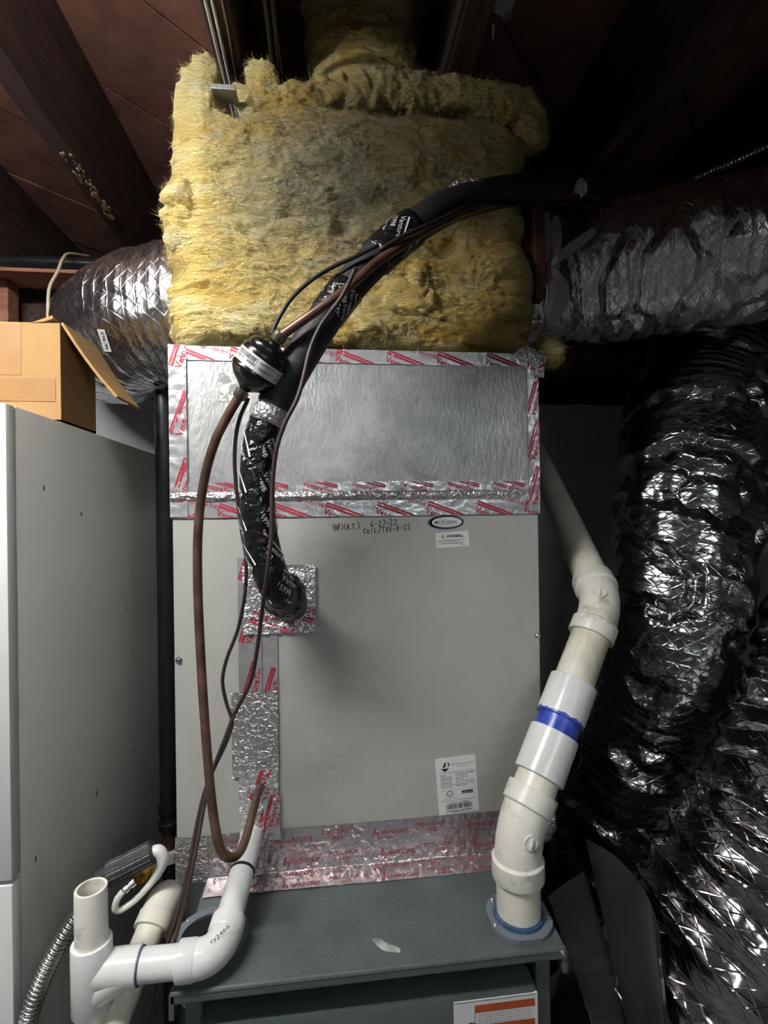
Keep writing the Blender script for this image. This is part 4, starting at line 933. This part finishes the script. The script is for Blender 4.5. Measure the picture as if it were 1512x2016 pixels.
# ================================================================== white vent pipe at the right
vent = thing('vent_pipe', 'white plastic vent pipe rising from the furnace collar and bending back', 'pipe', PZ(1020, 1815, ZF))
R2 = 0.0300
b0 = PZ(1021, 1808, ZF); b1 = b0.copy(); b1[2] = PY(1012, 1640, b0[1])[2]
e2 = PT(1187, 1188, 0.85); top = PT(1030, 838, 1.62)
d12 = e2 - b1; d12 /= np.linalg.norm(d12); d23 = top - e2; d23 /= np.linalg.norm(d23)
MB().lathe(b0 - (0, 0, 0.02), (0, 0, 1), [(0, R2), (b1[2] - b0[2], R2)], 44).build('lower_pipe', 'pvc_cream', vent, True, sharp=40)
def bend(p, da_, db_, reach, n=18):
    a, b = p - da_ * reach, p + db_ * reach; s = np.linspace(0, 1, n)[:, None]
    return (1 - s) ** 2 * a + 2 * s * (1 - s) * p + s ** 2 * b
def elbow(name, parent, p, da_, db_, reach, r, hub, m):
    P = bend(p, da_, db_, reach); mb = MB().tube(P, r * 1.07, 44, True)
    for q, d in ((P[0], -np.asarray(da_)), (P[-1], np.asarray(db_))):
        mb.lathe(q - d * 0.004, d, [(0, r * 1.06), (0.003, r * 1.20), (hub - 0.002, r * 1.20), (hub, r * 1.18), (hub, r * 0.99)], 44)
    return mb.build(name, m, parent, True, sharp=35)
el1 = elbow('elbow', vent, b1, np.array([0, 0, 1.0]), d12, 0.036, R2, 0.028, 'pvc_aged')
el2 = elbow('elbow', vent, e2, d12, d23, 0.040, R2, 0.028, 'pvc_aged')
Lm = np.linalg.norm(e2 - b1)
MB().lathe(b1 + d12 * 0.03, d12, [(0, R2), (Lm - 0.06, R2)], 44).build('middle_pipe', 'pvc_cream', vent, True, sharp=40)
MB().lathe(e2 + d23 * 0.03, d23, [(0, R2), (np.linalg.norm(top - e2) - 0.03, R2)], 44).build('upper_pipe', 'pvc_cream', vent, True, sharp=40)
def along(px, py):    # parameter on the middle pipe nearest to a pixel ray
    d = ray(px, py); d = d / np.linalg.norm(d); A = np.array([[1, -d12 @ d], [d12 @ d, -1]]); wv = b1 - CAM
    s = np.linalg.solve(A, np.array([-(d12 @ wv), -(d @ wv)])); return s[0]
s_lo, s_g0, s_g1, s_hi = along(1047, 1522), along(1085, 1440), along(1096, 1412), along(1128, 1342)
for a_, b_ in ((s_lo, s_g0), (s_g1, s_hi)):
    MB().lathe(b1 + d12 * a_, d12, [(0, R2 * 1.0), (0, R2 * 1.17), (0.001, R2 * 1.2), (b_ - a_ - 0.001, R2 * 1.2), (b_ - a_, R2 * 1.17), (b_ - a_, R2)], 48).build('coupling', 'pvc_white', vent, True, sharp=35)
MB().lathe(b1 + d12 * (s_g0 - 0.002), d12, [(0, R2), (0, R2 * 1.05), (s_g1 - s_g0 + 0.004, R2 * 1.05), (s_g1 - s_g0 + 0.004, R2)], 48).build('primer_ring', 'primer_blue', vent, True, sharp=35)
n = 48; th = np.linspace(0, 2 * math.pi, n, endpoint=False)
a1 = np.cross(d12, (0, 0, 1.0)); a1 /= np.linalg.norm(a1); a2 = np.cross(d12, a1)
dr_ = np.abs(pn(np.stack([np.cos(th) * 4, np.sin(th) * 4, th * 0 + 2], -1))) * 0.007 + 0.0015
ring = np.stack([b1 + d12 * s_g1 + (R2 * 1.205) * (np.cos(x) * a1 + np.sin(x) * a2) for x in th]); ring2 = ring + d12 * dr_[:, None]
MB().grid(np.stack([ring - d12 * 0.0006, ring2]), wrap=True).build('primer_smear', 'primer_blue', vent, True)
# moulded marks on the fittings
for pp, dA, dB, sg in ((e2, d12, d23, 1), (b1, np.array([0, 0, 1.0]), d12, 1)):
    mid = (pp - dA * 0.036 * 0.25 + dB * 0.036 * 0.25); tn = dA + dB; tn /= np.linalg.norm(tn)
    side = CAM - mid; side -= tn * (side @ tn); side /= np.linalg.norm(side)
    sd2 = np.cross(tn, side); nr = side * 0.85 + sd2 * (0.0 if pp is e2 else 0.5); nr = nr - tn * (nr @ tn); nr /= np.linalg.norm(nr)
    ctr = mid + nr * (R2 * 1.06)
    MB().lathe(ctr - nr * 0.002, nr, [(0, 0.0105), (0.0026, 0.0105), (0.0034, 0.0095), (0.0034, 0.0085), (0.0026, 0.008), (0.0026, 0.001)], 28).build('moulded_disc', 'pvc_aged', vent, True, sharp=35)
    bx = np.cross(nr, tn); MB().prism([ctr + tn * 0.007 + bx * 0.0012 - nr * 0.002, ctr - tn * 0.007 + bx * 0.0012 - nr * 0.002, ctr - tn * 0.007 - bx * 0.0012 - nr * 0.002, ctr + tn * 0.007 - bx * 0.0012 - nr * 0.002], nr * 0.0056).build('moulded_bar', 'pvc_aged', vent)
# collar plate on the furnace
fl = thing('vent_collar', 'grey vent collar plate with rounded corners screwed to the furnace top', 'collar', b0)
pts = []
cr = 0.043
for kx, a0 in ((0, 20), (1, 110), (2, 200), (3, 290)):
    for j in range(6):
        a = math.radians(a0 + 50 * j / 5); pts.append((b0[0] + 0.0455 * math.cos(a), b0[1] + 0.0455 * math.sin(a), ZF + 0.0003))
MB().prism(pts, (0, 0, 0.0055)).build('plate', 'flange_grey', fl)
MB().lathe((b0[0], b0[1], ZF + 0.005), (0, 0, 1), [(0, R2 * 1.16), (0.005, R2 * 1.14), (0.006, R2 * 1.04)], 44).build('primer_bead', 'primer_dull', fl, True, sharp=40)
for px, py in ((962, 1768), (984, 1817), (1080, 1806)):
    q = PZ(px, py, ZF + 0.006); v = q - b0; v[2] = 0; v = v / np.linalg.norm(v) * 0.0405
    screw('screw', (b0[0] + v[0], b0[1] + v[1], ZF + 0.006), (0, 0, 1), 0.003, fl)

# ================================================================== condensate drains at the left
R1 = 0.0178
zD = ZF + 0.028
A = PY(503, 1622, YC + 0.02); Bp = PZ(430, 1884, zD)
tee_x = PY(181, 1906, Bp[1])[0]
dr1 = thing('condensate_drain', 'white plastic condensate drain with open standpipe in front of the furnace', 'pipe', (tee_x, Bp[1], 0))
dAB = Bp - A; LA = np.linalg.norm(dAB); dAB /= LA; dl = np.array([-1.0, 0, 0])
MB().lathe(A, dAB, [(0, R1), (LA - 0.02, R1)], 36).build('feed_pipe', 'pvc_white', dr1, True, sharp=40)
i_k = 0.30 * LA
MB().lathe(A + dAB * (np.linalg.norm(PT(487, 1692, 0.735) - A)), dAB, [(0, R1), (0, R1 * 1.06), (0.004, R1 * 1.06), (0.004, R1)], 36).build('cement_line', 'print_black', dr1, True, sharp=40)
P = bend(Bp, dAB, dl, 0.030); mb = MB().tube(P, R1 * 1.18, 40)
for q, d in ((P[0], -dAB), (P[-1], dl)):
    mb.lathe(q - d * 0.004, d, [(0, R1 * 1.18), (0.002, R1 * 1.24), (0.020, R1 * 1.24), (0.021, R1 * 1.2), (0.021, R1 * .98)], 40)
el = mb.build('elbow', 'pvc_white', dr1, True, sharp=35)
run = Bp[0] - tee_x
MB().lathe((Bp[0] - 0.04, Bp[1], zD), dl, [(0, R1), (run - 0.05, R1)], 36).build('cross_pipe', 'pvc_white', dr1, True, sharp=40)
tz0 = PY(165, 1985, Bp[1])[2]; tz1 = PY(180, 1852, Bp[1])[2]
mb = MB().lathe((tee_x, Bp[1], tz0), (0, 0, 1), [(0, R1 * .95), (0, R1 * 1.22), (0.001, R1 * 1.25), (tz1 - tz0 - 0.001, R1 * 1.25), (tz1 - tz0, R1 * 1.22), (tz1 - tz0, R1 * .95)], 40)
mb.lathe((tee_x, Bp[1], zD), (1, 0, 0), [(0, R1 * 1.18), (0.054, R1 * 1.18), (0.055, R1 * 1.12), (0.055, R1 * .98)], 40)
# diagonal gusset of the wye
mb.tube(spline([(tee_x + 0.052, Bp[1], zD), (tee_x + 0.036, Bp[1], zD - 0.003), (tee_x + 0.018, Bp[1], zD - 0.013), (tee_x - 0.002, Bp[1], zD - 0.026)], 16), R1 * 1.16, 36)
mb.build('tee', 'pvc_white', dr1, True, sharp=35)
MB().lathe((tee_x + 0.0545, Bp[1], zD), (1, 0, 0), [(0, R1), (0, R1 * 1.12), (0.002, R1 * 1.10), (0.002, R1)], 40).build('primer_ring', 'primer_dull', dr1, True, sharp=35)
zs = PY(182, 1747, Bp[1])[2]
MB().lathe((tee_x, Bp[1], tz1 - 0.02), (0, 0, 1), [(0, R1 * .8), (0, R1), (zs - tz1 + 0.019, R1), (zs - tz1 + 0.02, R1 * .98), (zs - tz1 + 0.02, R1 * .80), (0.004, R1 * .80)], 40).build('standpipe', 'pvc_aged', dr1, True, sharp=35)
MB().lathe((tee_x, Bp[1], 0.0), (0, 0, 1), [(0, R1), (tz0 + 0.02, R1)], 36).build('down_pipe', 'pvc_aged', dr1, True, sharp=40)
# printed line on the elbow
pr = Print((0, 0), (0.2, 0.05)); pr.text('1 in  D2466', (0.0, 0.0), 0.006, 0.0, 'print_black', 0.0, 0.045)
cen = P[7]; nv = CAM - cen; nv /= np.linalg.norm(nv); tv = P[11] - P[4]; tv = tv - nv * (tv @ nv); tv /= -np.linalg.norm(tv); sv = np.cross(nv, tv); sv = sv if sv[2] > 0 else -sv
pr.build(el, lambda u, v, off: cen + (R1 * 1.18 + 0.0012) * (nv * 0.94 + sv * 0.3)[None] + (np.asarray(u)[:, None] - 0.022) * tv + np.asarray(v)[:, None] * sv, 'elbow_print')
# gray intake knock-out ring on the furnace top, under the elbow
kc = PZ(392, 1855, ZF)
ko = thing('knockout_plate', 'round grey plate with a dark opening behind the white elbow', 'plate', (kc[0], kc[1], ZF))
kc = PZ(414, 1846, ZF)
mb = MB(); th = np.linspace(0, 2 * math.pi, 48, endpoint=False)
ro, ri = 0.050, 0.038
rg_ = [np.stack([kc[0] + r * np.cos(th), kc[1] + r * np.sin(th), np.full_like(th, z)], -1) for r, z in ((ri, ZF + .0004), (ro, ZF + .0004), (ro, ZF + .004), (ri, ZF + .004), (ri, ZF + .0004))]
mb.grid(np.stack(rg_), wrap=True).build('ring', 'flange_grey', ko, True, sharp=30)
MB().lathe(kc + (0, 0, 0.0002), (0, 0, 1), [(0, ri), (0.0006, ri)], 40).build('opening', 'dark_hole', ko)
for a in (2.5, 4.0, 5.6, 0.9):
    screw('screw', (kc[0] + 0.044 * math.cos(a), kc[1] + 0.044 * math.sin(a), ZF + 0.004), (0, 0, 1), 0.0026, ko)

# second, older drain behind
dr2 = thing('old_drain', 'cream coloured older drain pipe elbowing down left of the furnace', 'pipe', PT(345, 1850, 0.80))
E = PT(328, 1752, 0.74); Fp = PT(208, 2050, 0.60)
dE = Fp - E; dE /= np.linalg.norm(dE); dn = PT(350, 1900, 0.80) - E; dn[2] = -0.12; dn /= np.linalg.norm(dn)
MB().lathe(E + dE * 0.02, dE, [(0, 0.0188), (np.linalg.norm(Fp - E), 0.0188)], 34).build('sloping_pipe', 'pvc_cream', dr2, True, sharp=40)
P = bend(E, -dE, dn, 0.032); mb = MB().tube(P, 0.0222, 36)
for q, d in ((P[0], dE), (P[-1], dn)): mb.lathe(q - d * 0.003, d, [(0, 0.0222), (0.002, 0.0236), (0.02, 0.0236), (0.021, 0.018)], 36)
mb.build('elbow', 'pvc_cream', dr2, True, sharp=35)
MB().lathe(E + dn * 0.03, dn, [(0, 0.0165), (0.30, 0.0165)], 32).build('rear_pipe', 'pvc_cream', dr2, True, sharp=40)

# ================================================================== gas line at the left
gp = PY(324, 1000, 1.12)
gas = thing('gas_pipe', 'black iron gas pipe standing between grey cabinet and coil cabinet', 'pipe', (gp[0], 1.12, 0))
MB().lathe((gp[0], 1.12, PY(324, 1590, 1.12)[2]), (0, 0, 1), [(0, 0.017), (PY(324, 770, 1.12)[2] - PY(324, 1590, 1.12)[2], 0.017)], 28).build('riser', 'iron_black', gas, True, sharp=40)
gz = PY(322, 1600, 1.12)[2]
MB().lathe((gp[0], 1.12, gz - 0.03), (0, 0, 1), [(0, 0.016), (0, 0.021), (0.012, 0.021), (0.014, 0.018), (0.03, 0.018), (0.032, 0.021), (0.044, 0.021), (0.044, 0.014)], 12).build('union', 'iron_black', gas, True, sharp=40)
MB().lathe((gp[0], 1.12, gz - 0.075), (0, 0, 1), [(0, 0.0135), (0.05, 0.0135)], 24).build('nipple', 'copper_dull', gas, True, sharp=40)
MB().lathe((gp[0], 1.12, gz - 0.10), (0, 0, 1), [(0, 0.0135), (0, 0.02), (0.02, 0.02), (0.025, 0.014)], 8).build('hex_fitting', 'white_coating', gas, True, sharp=40)
MB().lathe((gp[0], 1.12, 0.0), (0, 0, 1), [(0, 0.0135), (gz - 0.1, 0.0135)], 24).build('lower_pipe', 'iron_black', gas, True, sharp=40)

gc = thing('gas_connector', 'corrugated steel gas connector with a printed sleeve below the cabinet', 'hose', PT(60, 2016, 0.62))
cp = px_path([(40, 2140, 0.64), (52, 2030, 0.64), (75, 1950, 0.65), (115, 1862, 0.66), (165, 1785, 0.68), (205, 1732, 0.70), (232, 1712, 0.71)], 700)
T = Tube(cp); rr = 0.0098 + 0.0016 * np.sin(T.s / 0.0055 * 2 * math.pi); MB().tube(cp, rr, 26).build('corrugated_hose', 'stainless', gc, True)
sp = px_path([(196, 1730, 0.70), (250, 1703, 0.71), (303, 1676, 0.72)], 20); SR = 0.0155
MB().tube(sp, SR, 36).build('sleeve', 'print_black', gc, True, sharp=40)
Tt = Tube(sp); Ls = Tt.s[-1]; pr = Print((0.012, -math.pi * SR), (Ls - 0.001, math.pi * SR))
for j, v in enumerate(np.arange(-math.pi * SR, math.pi * SR, 0.0034)):
    if j % 9 == 0: continue
    pr.text('DO NOT REUSE  flexible gas connector  shut off gas before removing  see instructions', (0.013, v), 0.0030, 0, 'print_grey' if j % 2 else 'print_white', 0.006, Ls - 0.016)
pr.build(gc.children[-1], lambda u, v, off: Tt.at(np.asarray(u), -np.asarray(v) / SR, SR + off), 'sleeve_print', 0.0003)
MB().tube(px_path([(298, 1679, 0.72), (312, 1676, 0.722), (320, 1690, 0.722), (314, 1712, 0.72), (296, 1740, 0.715), (268, 1770, 0.705), (240, 1790, 0.695), (227, 1790, 0.69), (230, 1772, 0.69), (242, 1755, 0.695)], 90), [0.0085 - 0.0042 * sstep(0.15, 0.5, k / 89) for k in range(90)], 20).build('white_tube', 'white_coating', gc, True)
q = PT(243, 1754, 0.695); q2 = PT(254, 1744, 0.70)
MB().lathe(q, q2 - q, [(0, 0.0036), (0.001, 0.0055), (0.006, 0.0055), (0.0065, 0.004), (0.009, 0.004), (0.0095, 0.006), (0.015, 0.006), (0.016, 0.003)], 12).build('flare_nut', 'stainless', gc, True, sharp=35)
q = PT(272, 1732, 0.72); q2 = PT(292, 1714, 0.74)
MB().lathe(q, q2 - q, [(0, 0.007), (0.004, 0.009), (0.012, 0.009), (0.014, 0.006), (0.022, 0.006), (0.024, 0.009), (0.03, 0.009)], 10).build('brass_fitting', 'brass', gc, True, sharp=35)

# ================================================================== grey cabinet and cardboard box
KX, KY0, KY1 = -0.4045, 0.70, 1.284; KZ = 1.576
cb = thing('metal_cabinet', 'tall pale grey metal cabinet with a plain side at the left edge', 'cabinet', (KX - 0.3, 1.0, 0))
MB().box((KX - 0.62, KY0 + 0.02, 0.0), (KX, KY1, KZ), 0.002).build('body', 'cabinet_paint', cb, True, sharp=30)
zg = PY(4, 1741, KY0)[2]
MB().box((KX - 0.62, KY0, zg + 0.003), (KX, KY0 + 0.0195, KZ), 0.002).build('upper_door', 'label_white', cb, True, sharp=30)
MB().box((KX - 0.62, KY0, 0.06), (KX, KY0 + 0.0195, zg - 0.003), 0.002).build('lower_door', 'label_white', cb, True, sharp=30)
mk = [(248, 1197), (265, 1478), (190, 1560), (70, 1690), (86, 960), (160, 1012)]
for k, (px, py) in enumerate(mk):
    q = PX(px, py, KX); MB().box((KX - 0.0005, q[1] - 0.002, q[2] - 0.004 - 0.004 * (k == 2)), (KX + 0.0003, q[1] + 0.002, q[2] + 0.003)).build('scratch', 'print_grey', cb)

bx0 = PY(118, 640, 0.84); bX = bx0[0]; bY0 = 0.84; bY1 = PX(188, 760, bX)[1]; bZ1 = PY(110, 636, 0.84)[2]
box = thing('cardboard_box', 'open brown cardboard box lying on the grey cabinet', 'box', (bX - 0.2, 0.9, KZ))
bXl = bX - 0.50; th_ = 0.004
MB().box((bXl, bY0, KZ + 0.001), (bX, bY0 + th_, bZ1)).build('front_wall', 'cardboard', box)
MB().box((bX - th_, bY0 + th_, KZ + 0.001), (bX, bY1 - th_, bZ1)).build('side_wall', 'cardboard', box)
MB().box((bXl, bY0 + th_, KZ + 0.001), (bXl + th_, bY1 - th_, bZ1)).build('side_wall', 'cardboard', box)
MB().box((bXl, bY1 - th_, KZ + 0.001), (bX, bY1, bZ1)).build('rear_wall', 'cardboard', box)
MB().box((bXl, bY0, KZ + 0.0005), (bX, bY1, KZ + 0.004)).build('bottom', 'cardboard', box)
a = PY(42, 700, bY0)
tp = MB().box((bXl, bY0 - 0.0006, a[2] - 0.03), (a[0], bY0 + 0.001, bZ1 - 0.004)).build('parcel_tape', 'box_tape', box)
MB().box((bXl, bY0 - 0.0009, PY(60, 790, bY0)[2]), (PY(110, 790, bY0)[0], bY0 + 0.001, PY(60, 745, bY0)[2])).build('parcel_tape', 'box_tape', box)
# bent open flap on the right
h0, h1 = np.array([bX, bY0 + 0.002, bZ1]), np.array([bX, bY1, bZ1])
o0, o1 = PT(228, 783, 0.80), PT(272, 806, 0.88)
nu, nv = 14, 12; gu, gv = np.meshgrid(np.linspace(0, 1, nu), np.linspace(0, 1, nv), indexing='ij')
Pf = ((h0[None, None] * (1 - gv[..., None]) + h1 * gv[..., None]) * (1 - gu[..., None]) + (o0 * (1 - gv[..., None]) + o1 * gv[..., None]) * gu[..., None])
Pf[..., 2] -= 0.006 * np.sin(gu * math.pi)
n_ = np.cross(o0 - h0, h1 - h0); n_ /= np.linalg.norm(n_)
mb = MB().grid(Pf).grid(Pf + n_ * 0.004)
for e in (Pf[-1], Pf[:, 0], Pf[:, -1]): mb.grid(np.stack([e, e + n_ * 0.004]))
mb.build('side_flap', 'cardboard', box, True, sharp=40)
MB().prism([PT(76, 648, 0.845 * 0.95), PT(116, 634, 0.845 * 0.95), PT(118, 640, 0.845 * 0.95), PT(100, 646, 0.845 * 0.95)], (0, -0.02, 0.003)).build('torn_corner', 'cardboard_edge', box)

# ================================================================== things in the dark above
ip0 = PY(-120, 508, 1.36); ip1 = PY(360, 520, 1.36); ip1[2] = ip0[2]
t = thing('iron_pipe', 'black iron pipe running under the joists above the box', 'pipe', ip0)
MB().lathe(ip0 - (0.6, 0, 0), (1, 0, 0), [(0, 0.0145), (1.6, 0.0145)], 28).build('pipe', 'iron_black', t, True, sharp=40)
MB().lathe(ip0 + (-0.2, 0, 0), (1, 0, 0), [(0, 0.0145), (0, 0.019), (0.04, 0.019), (0.04, 0.0145)], 28).build('coupling', 'iron_black', t, True, sharp=40)
wp = PY(60, 531, 1.44)
tag(MB().box((XL, 1.44, wp[2] - 0.012), (0.9, 1.53, wp[2] + 0.012), 0.002).build('ledger_board', 'plate_wood'), 'pinkish timber ledger under the black iron pipe', 'board')
tag(MB().box((XL, 1.56, wp[2] - 0.16), (0.6, 1.60, wp[2] - 0.03), 0.002).build('cross_board', 'joist_wood'), 'dark reddish board behind the cream cable', 'board')
q = PY(5, 600, 1.46)
tag(MB().box((q[0] - 0.09, 1.47, WZ), (PY(11, 600, 1.46)[0], 1.52, wp[2] - 0.013), 0.002).build('stud', 'plate_wood'), 'short timber stud above the box at the left edge', 'board')
MB_ = MB(); pts = [PY(px, py, 1.66) for px, py in ((16, 604), (30, 596), (64, 615), (68, 632), (60, 665), (14, 665))]
for q in pts[-2:]: q[2] = WZ
tag(MB_.prism(pts, (0.02, 0.05, 0.0)).build('plaster_chunk', 'plaster'), 'broken grey plaster piece showing behind the box', 'rubble')
o = MB().tube(px_path([(95, 690, 1.10), (95, 640, 1.10), (95, 590, 1.12), (99, 562, 1.14), (113, 536, 1.17), (122, 513, 1.2), (131, 501, 1.24), (145, 500, 1.28), (160, 502, 1.32), (175, 505, 1.36)], 80), 0.0036, 12).build('cable', 'cable_cream', None, True)
tag(o, 'cream cable arching up from behind the box over the iron pipe', 'cable')

# cables stapled along the second joist
jx = -0.155
for k, dx in enumerate((-0.014, -0.004, 0.010)):
    P = spline([(jx + dx, 0.50, JB - 0.006), (jx + dx + 0.001, 0.8, JB - 0.005), (jx + dx * 0.6, 1.05, JB - 0.010), (jx + dx * 0.3, 1.2, JB - 0.006), (jx + dx, 1.6, JB - 0.006)], 60)
    o = MB().tube(P, 0.0027 if k < 2 else 0.0018, 10).build('house_cable', 'white_coating' if k < 2 else 'screw_steel', None, True)
    tag(o, ('pale cable stapled under the joist left of the wool, left one', 'pale cable stapled under the joist left of the wool, middle one', 'thin bright wire along the joist left of the wool')[k], 'cable')
for k, px in enumerate((522, 536)):
    a = PZ(px, 0, JB - 0.01); o = MB().tube([(a[0], 0.45, JB - 0.012), (a[0], 0.8, JB - 0.012), (a[0] + 0.002, 1.2, JB - 0.012), (a[0], 1.7, JB - 0.012)], 0.004, 10).build('house_cable', 'iron_black', None, True)
    tag(o, ('dark cable beside the joist, nearer the pale cables', 'dark cable beside the joist, nearer the wrapped riser')[k], 'cable')
o = MB().tube(px_path([(884, -40, 1.1), (880, 40, 1.1), (868, 110, 1.12), (862, 175, 1.15)], 30), 0.003, 8).build('hanging_wire', 'wire_brown', None, True); tag(o, 'straight brown wire hanging behind the wool, left one', 'wire')
o = MB().tube(px_path([(896, -40, 1.1), (903, 20, 1.1), (912, 80, 1.1), (918, 175, 1.1)], 30), 0.003, 8).build('hanging_wire', 'wire_brown', None, True); tag(o, 'bent brown wire hanging behind the wool, right one', 'wire')
o = MB().tube(px_path([(1290, -60, 1.3), (1275, 100, 1.25), (1240, 220, 1.2), (1228, 270, 1.15), (1222, 330, 1.1), (1200, 390, 1.05), (1178, 425, 1.0)], 60), 0.0022, 8).build('hanging_wire', 'wire_black', None, True); tag(o, 'thin slack wire hanging over the right foil duct', 'wire')
bxp = px_path([(1320, 380, 1.15), (1350, 362, 1.12), (1400, 338, 1.08), (1450, 317, 1.04), (1512, 288, 1.0), (1600, 245, 0.95)], 500); T = Tube(bxp)
o = MB().tube(bxp, 0.0075 + 0.0011 * np.sin(T.s / 0.0065 * 2 * math.pi), 18).build('armored_cable', 'stainless', None, True); tag(o, 'armored metal cable crossing above the right foil duct', 'cable')
q = [PT(1340, 100, 1.35), PT(1600, 40, 1.25)]
o = MB().lathe(q[0], q[1] - q[0], [(0, 0.012), (0.002, 0.019), (0.5, 0.019)], 24).build('conduit', 'flange_grey', None, True, sharp=40); tag(o, 'grey conduit stub in the dark upper right corner', 'pipe')
t = thing('hanging_scrap', 'torn paper scrap hanging from the joists above the wool', 'scrap', PT(985, -10, 1.0))
MB().prism([PT(950, -10, 0.98), PT(1015, -12, 1.0), PT(1006, 22, 1.0), PT(988, 34, 0.99), PT(965, 20, 0.98)], (0.004, 0.012, 0)).build('paper', 'paper_scrap', t)
MB().prism([PT(969, 45, 0.98), PT(974, 50, 0.98), PT(972, 72, 0.98), PT(968, 74, 0.98)], (0.002, 0.004, 0)).build('torn_strip', 'cable_cream', t)
MB().tube([PT(972, 10, 0.985), PT(973, 30, 0.985), PT(971, 50, 0.982)], 0.001, 6).build('string', 'wire_brown', t)

# ================================================================== sheets leaning low between furnace and ducts
def sheet(name, label, cols, th, m, ribs=0.0, nrib=0, cat='sheet'):
    # cols: list of (top point, bottom point); a bent sheet with thickness
    a = spline([c[0] for c in cols], 60); b = spline([c[1] for c in cols], 60); v = np.linspace(0, 1, 40)[:, None, None]
    P = (a[None] * (1 - v) + b[None] * v)
    n_ = np.cross(np.gradient(P, axis=1), np.gradient(P, axis=0)); n_ /= np.linalg.norm(n_, axis=-1)[..., None]
    if ribs: P = P + n_ * (ribs * np.sin(np.linspace(0, nrib * 2 * math.pi, 40)))[:, None, None]
    Q = P + n_ * th; mb = MB().grid(P).grid(Q)
    for e, g in ((P[0], Q[0]), (P[-1], Q[-1]), (P[:, 0], Q[:, 0]), (P[:, -1], Q[:, -1])): mb.grid(np.stack([e, g]))
    o = mb.build(name, m, None, True, sharp=40); return tag(o, label, cat)
sheet('ribbed_board', 'dark ribbed cardboard sheet leaning beside the furnace corner', [(PT(1082, 1766, 0.74), PT(1190, 2080, 0.68)), (PT(1112, 1740, 0.77), PT(1235, 2080, 0.70)), (PT(1150, 1716, 0.80), PT(1262, 2080, 0.72))], 0.003, 'ribbed_grey', 0.0012, 9, 'cardboard')
sheet('bent_sheet', 'curved grey sheet metal offcut leaning against the folded duct', [(PT(1152, 1650, 0.79), PT(1250, 2080, 0.70)), (PT(1215, 1690, 0.75), PT(1285, 2080, 0.66)), (PT(1272, 1760, 0.71), PT(1312, 2080, 0.64)), (PT(1298, 1830, 0.70), PT(1322, 2080, 0.65))], 0.0015, 'sheet_grey', 0, 0, 'sheet metal')
# paint flakes on the underside of the joist at the left
rg = random.Random(3); y0_, y1_ = PZ(130, 300, JB)[1], PZ(238, 420, JB)[1]
for k in range(44):
    f = k / 43; yy = y0_ + (y1_ - y0_) * f; big = k == 43
    s_ = 0.012 if big else 0.0016 + 0.0034 * rg.random(); xx = -0.5215 - s_ - 0.030 * rg.random() * (0.25 if big else 1.0 - 0.5 * f)
    pts = [(min(xx + s_ * math.cos(a) * rg.uniform(.6, 1.0), -0.5212), yy + 2.0 * s_ * math.sin(a) * rg.uniform(.6, 1.2), JB - 0.0042) for a in np.linspace(0, 2 * math.pi, 8, endpoint=False)]
    MB().prism(pts, (0, 0, 0.003)).build('paint_flake', 'paint_chip', ceil)
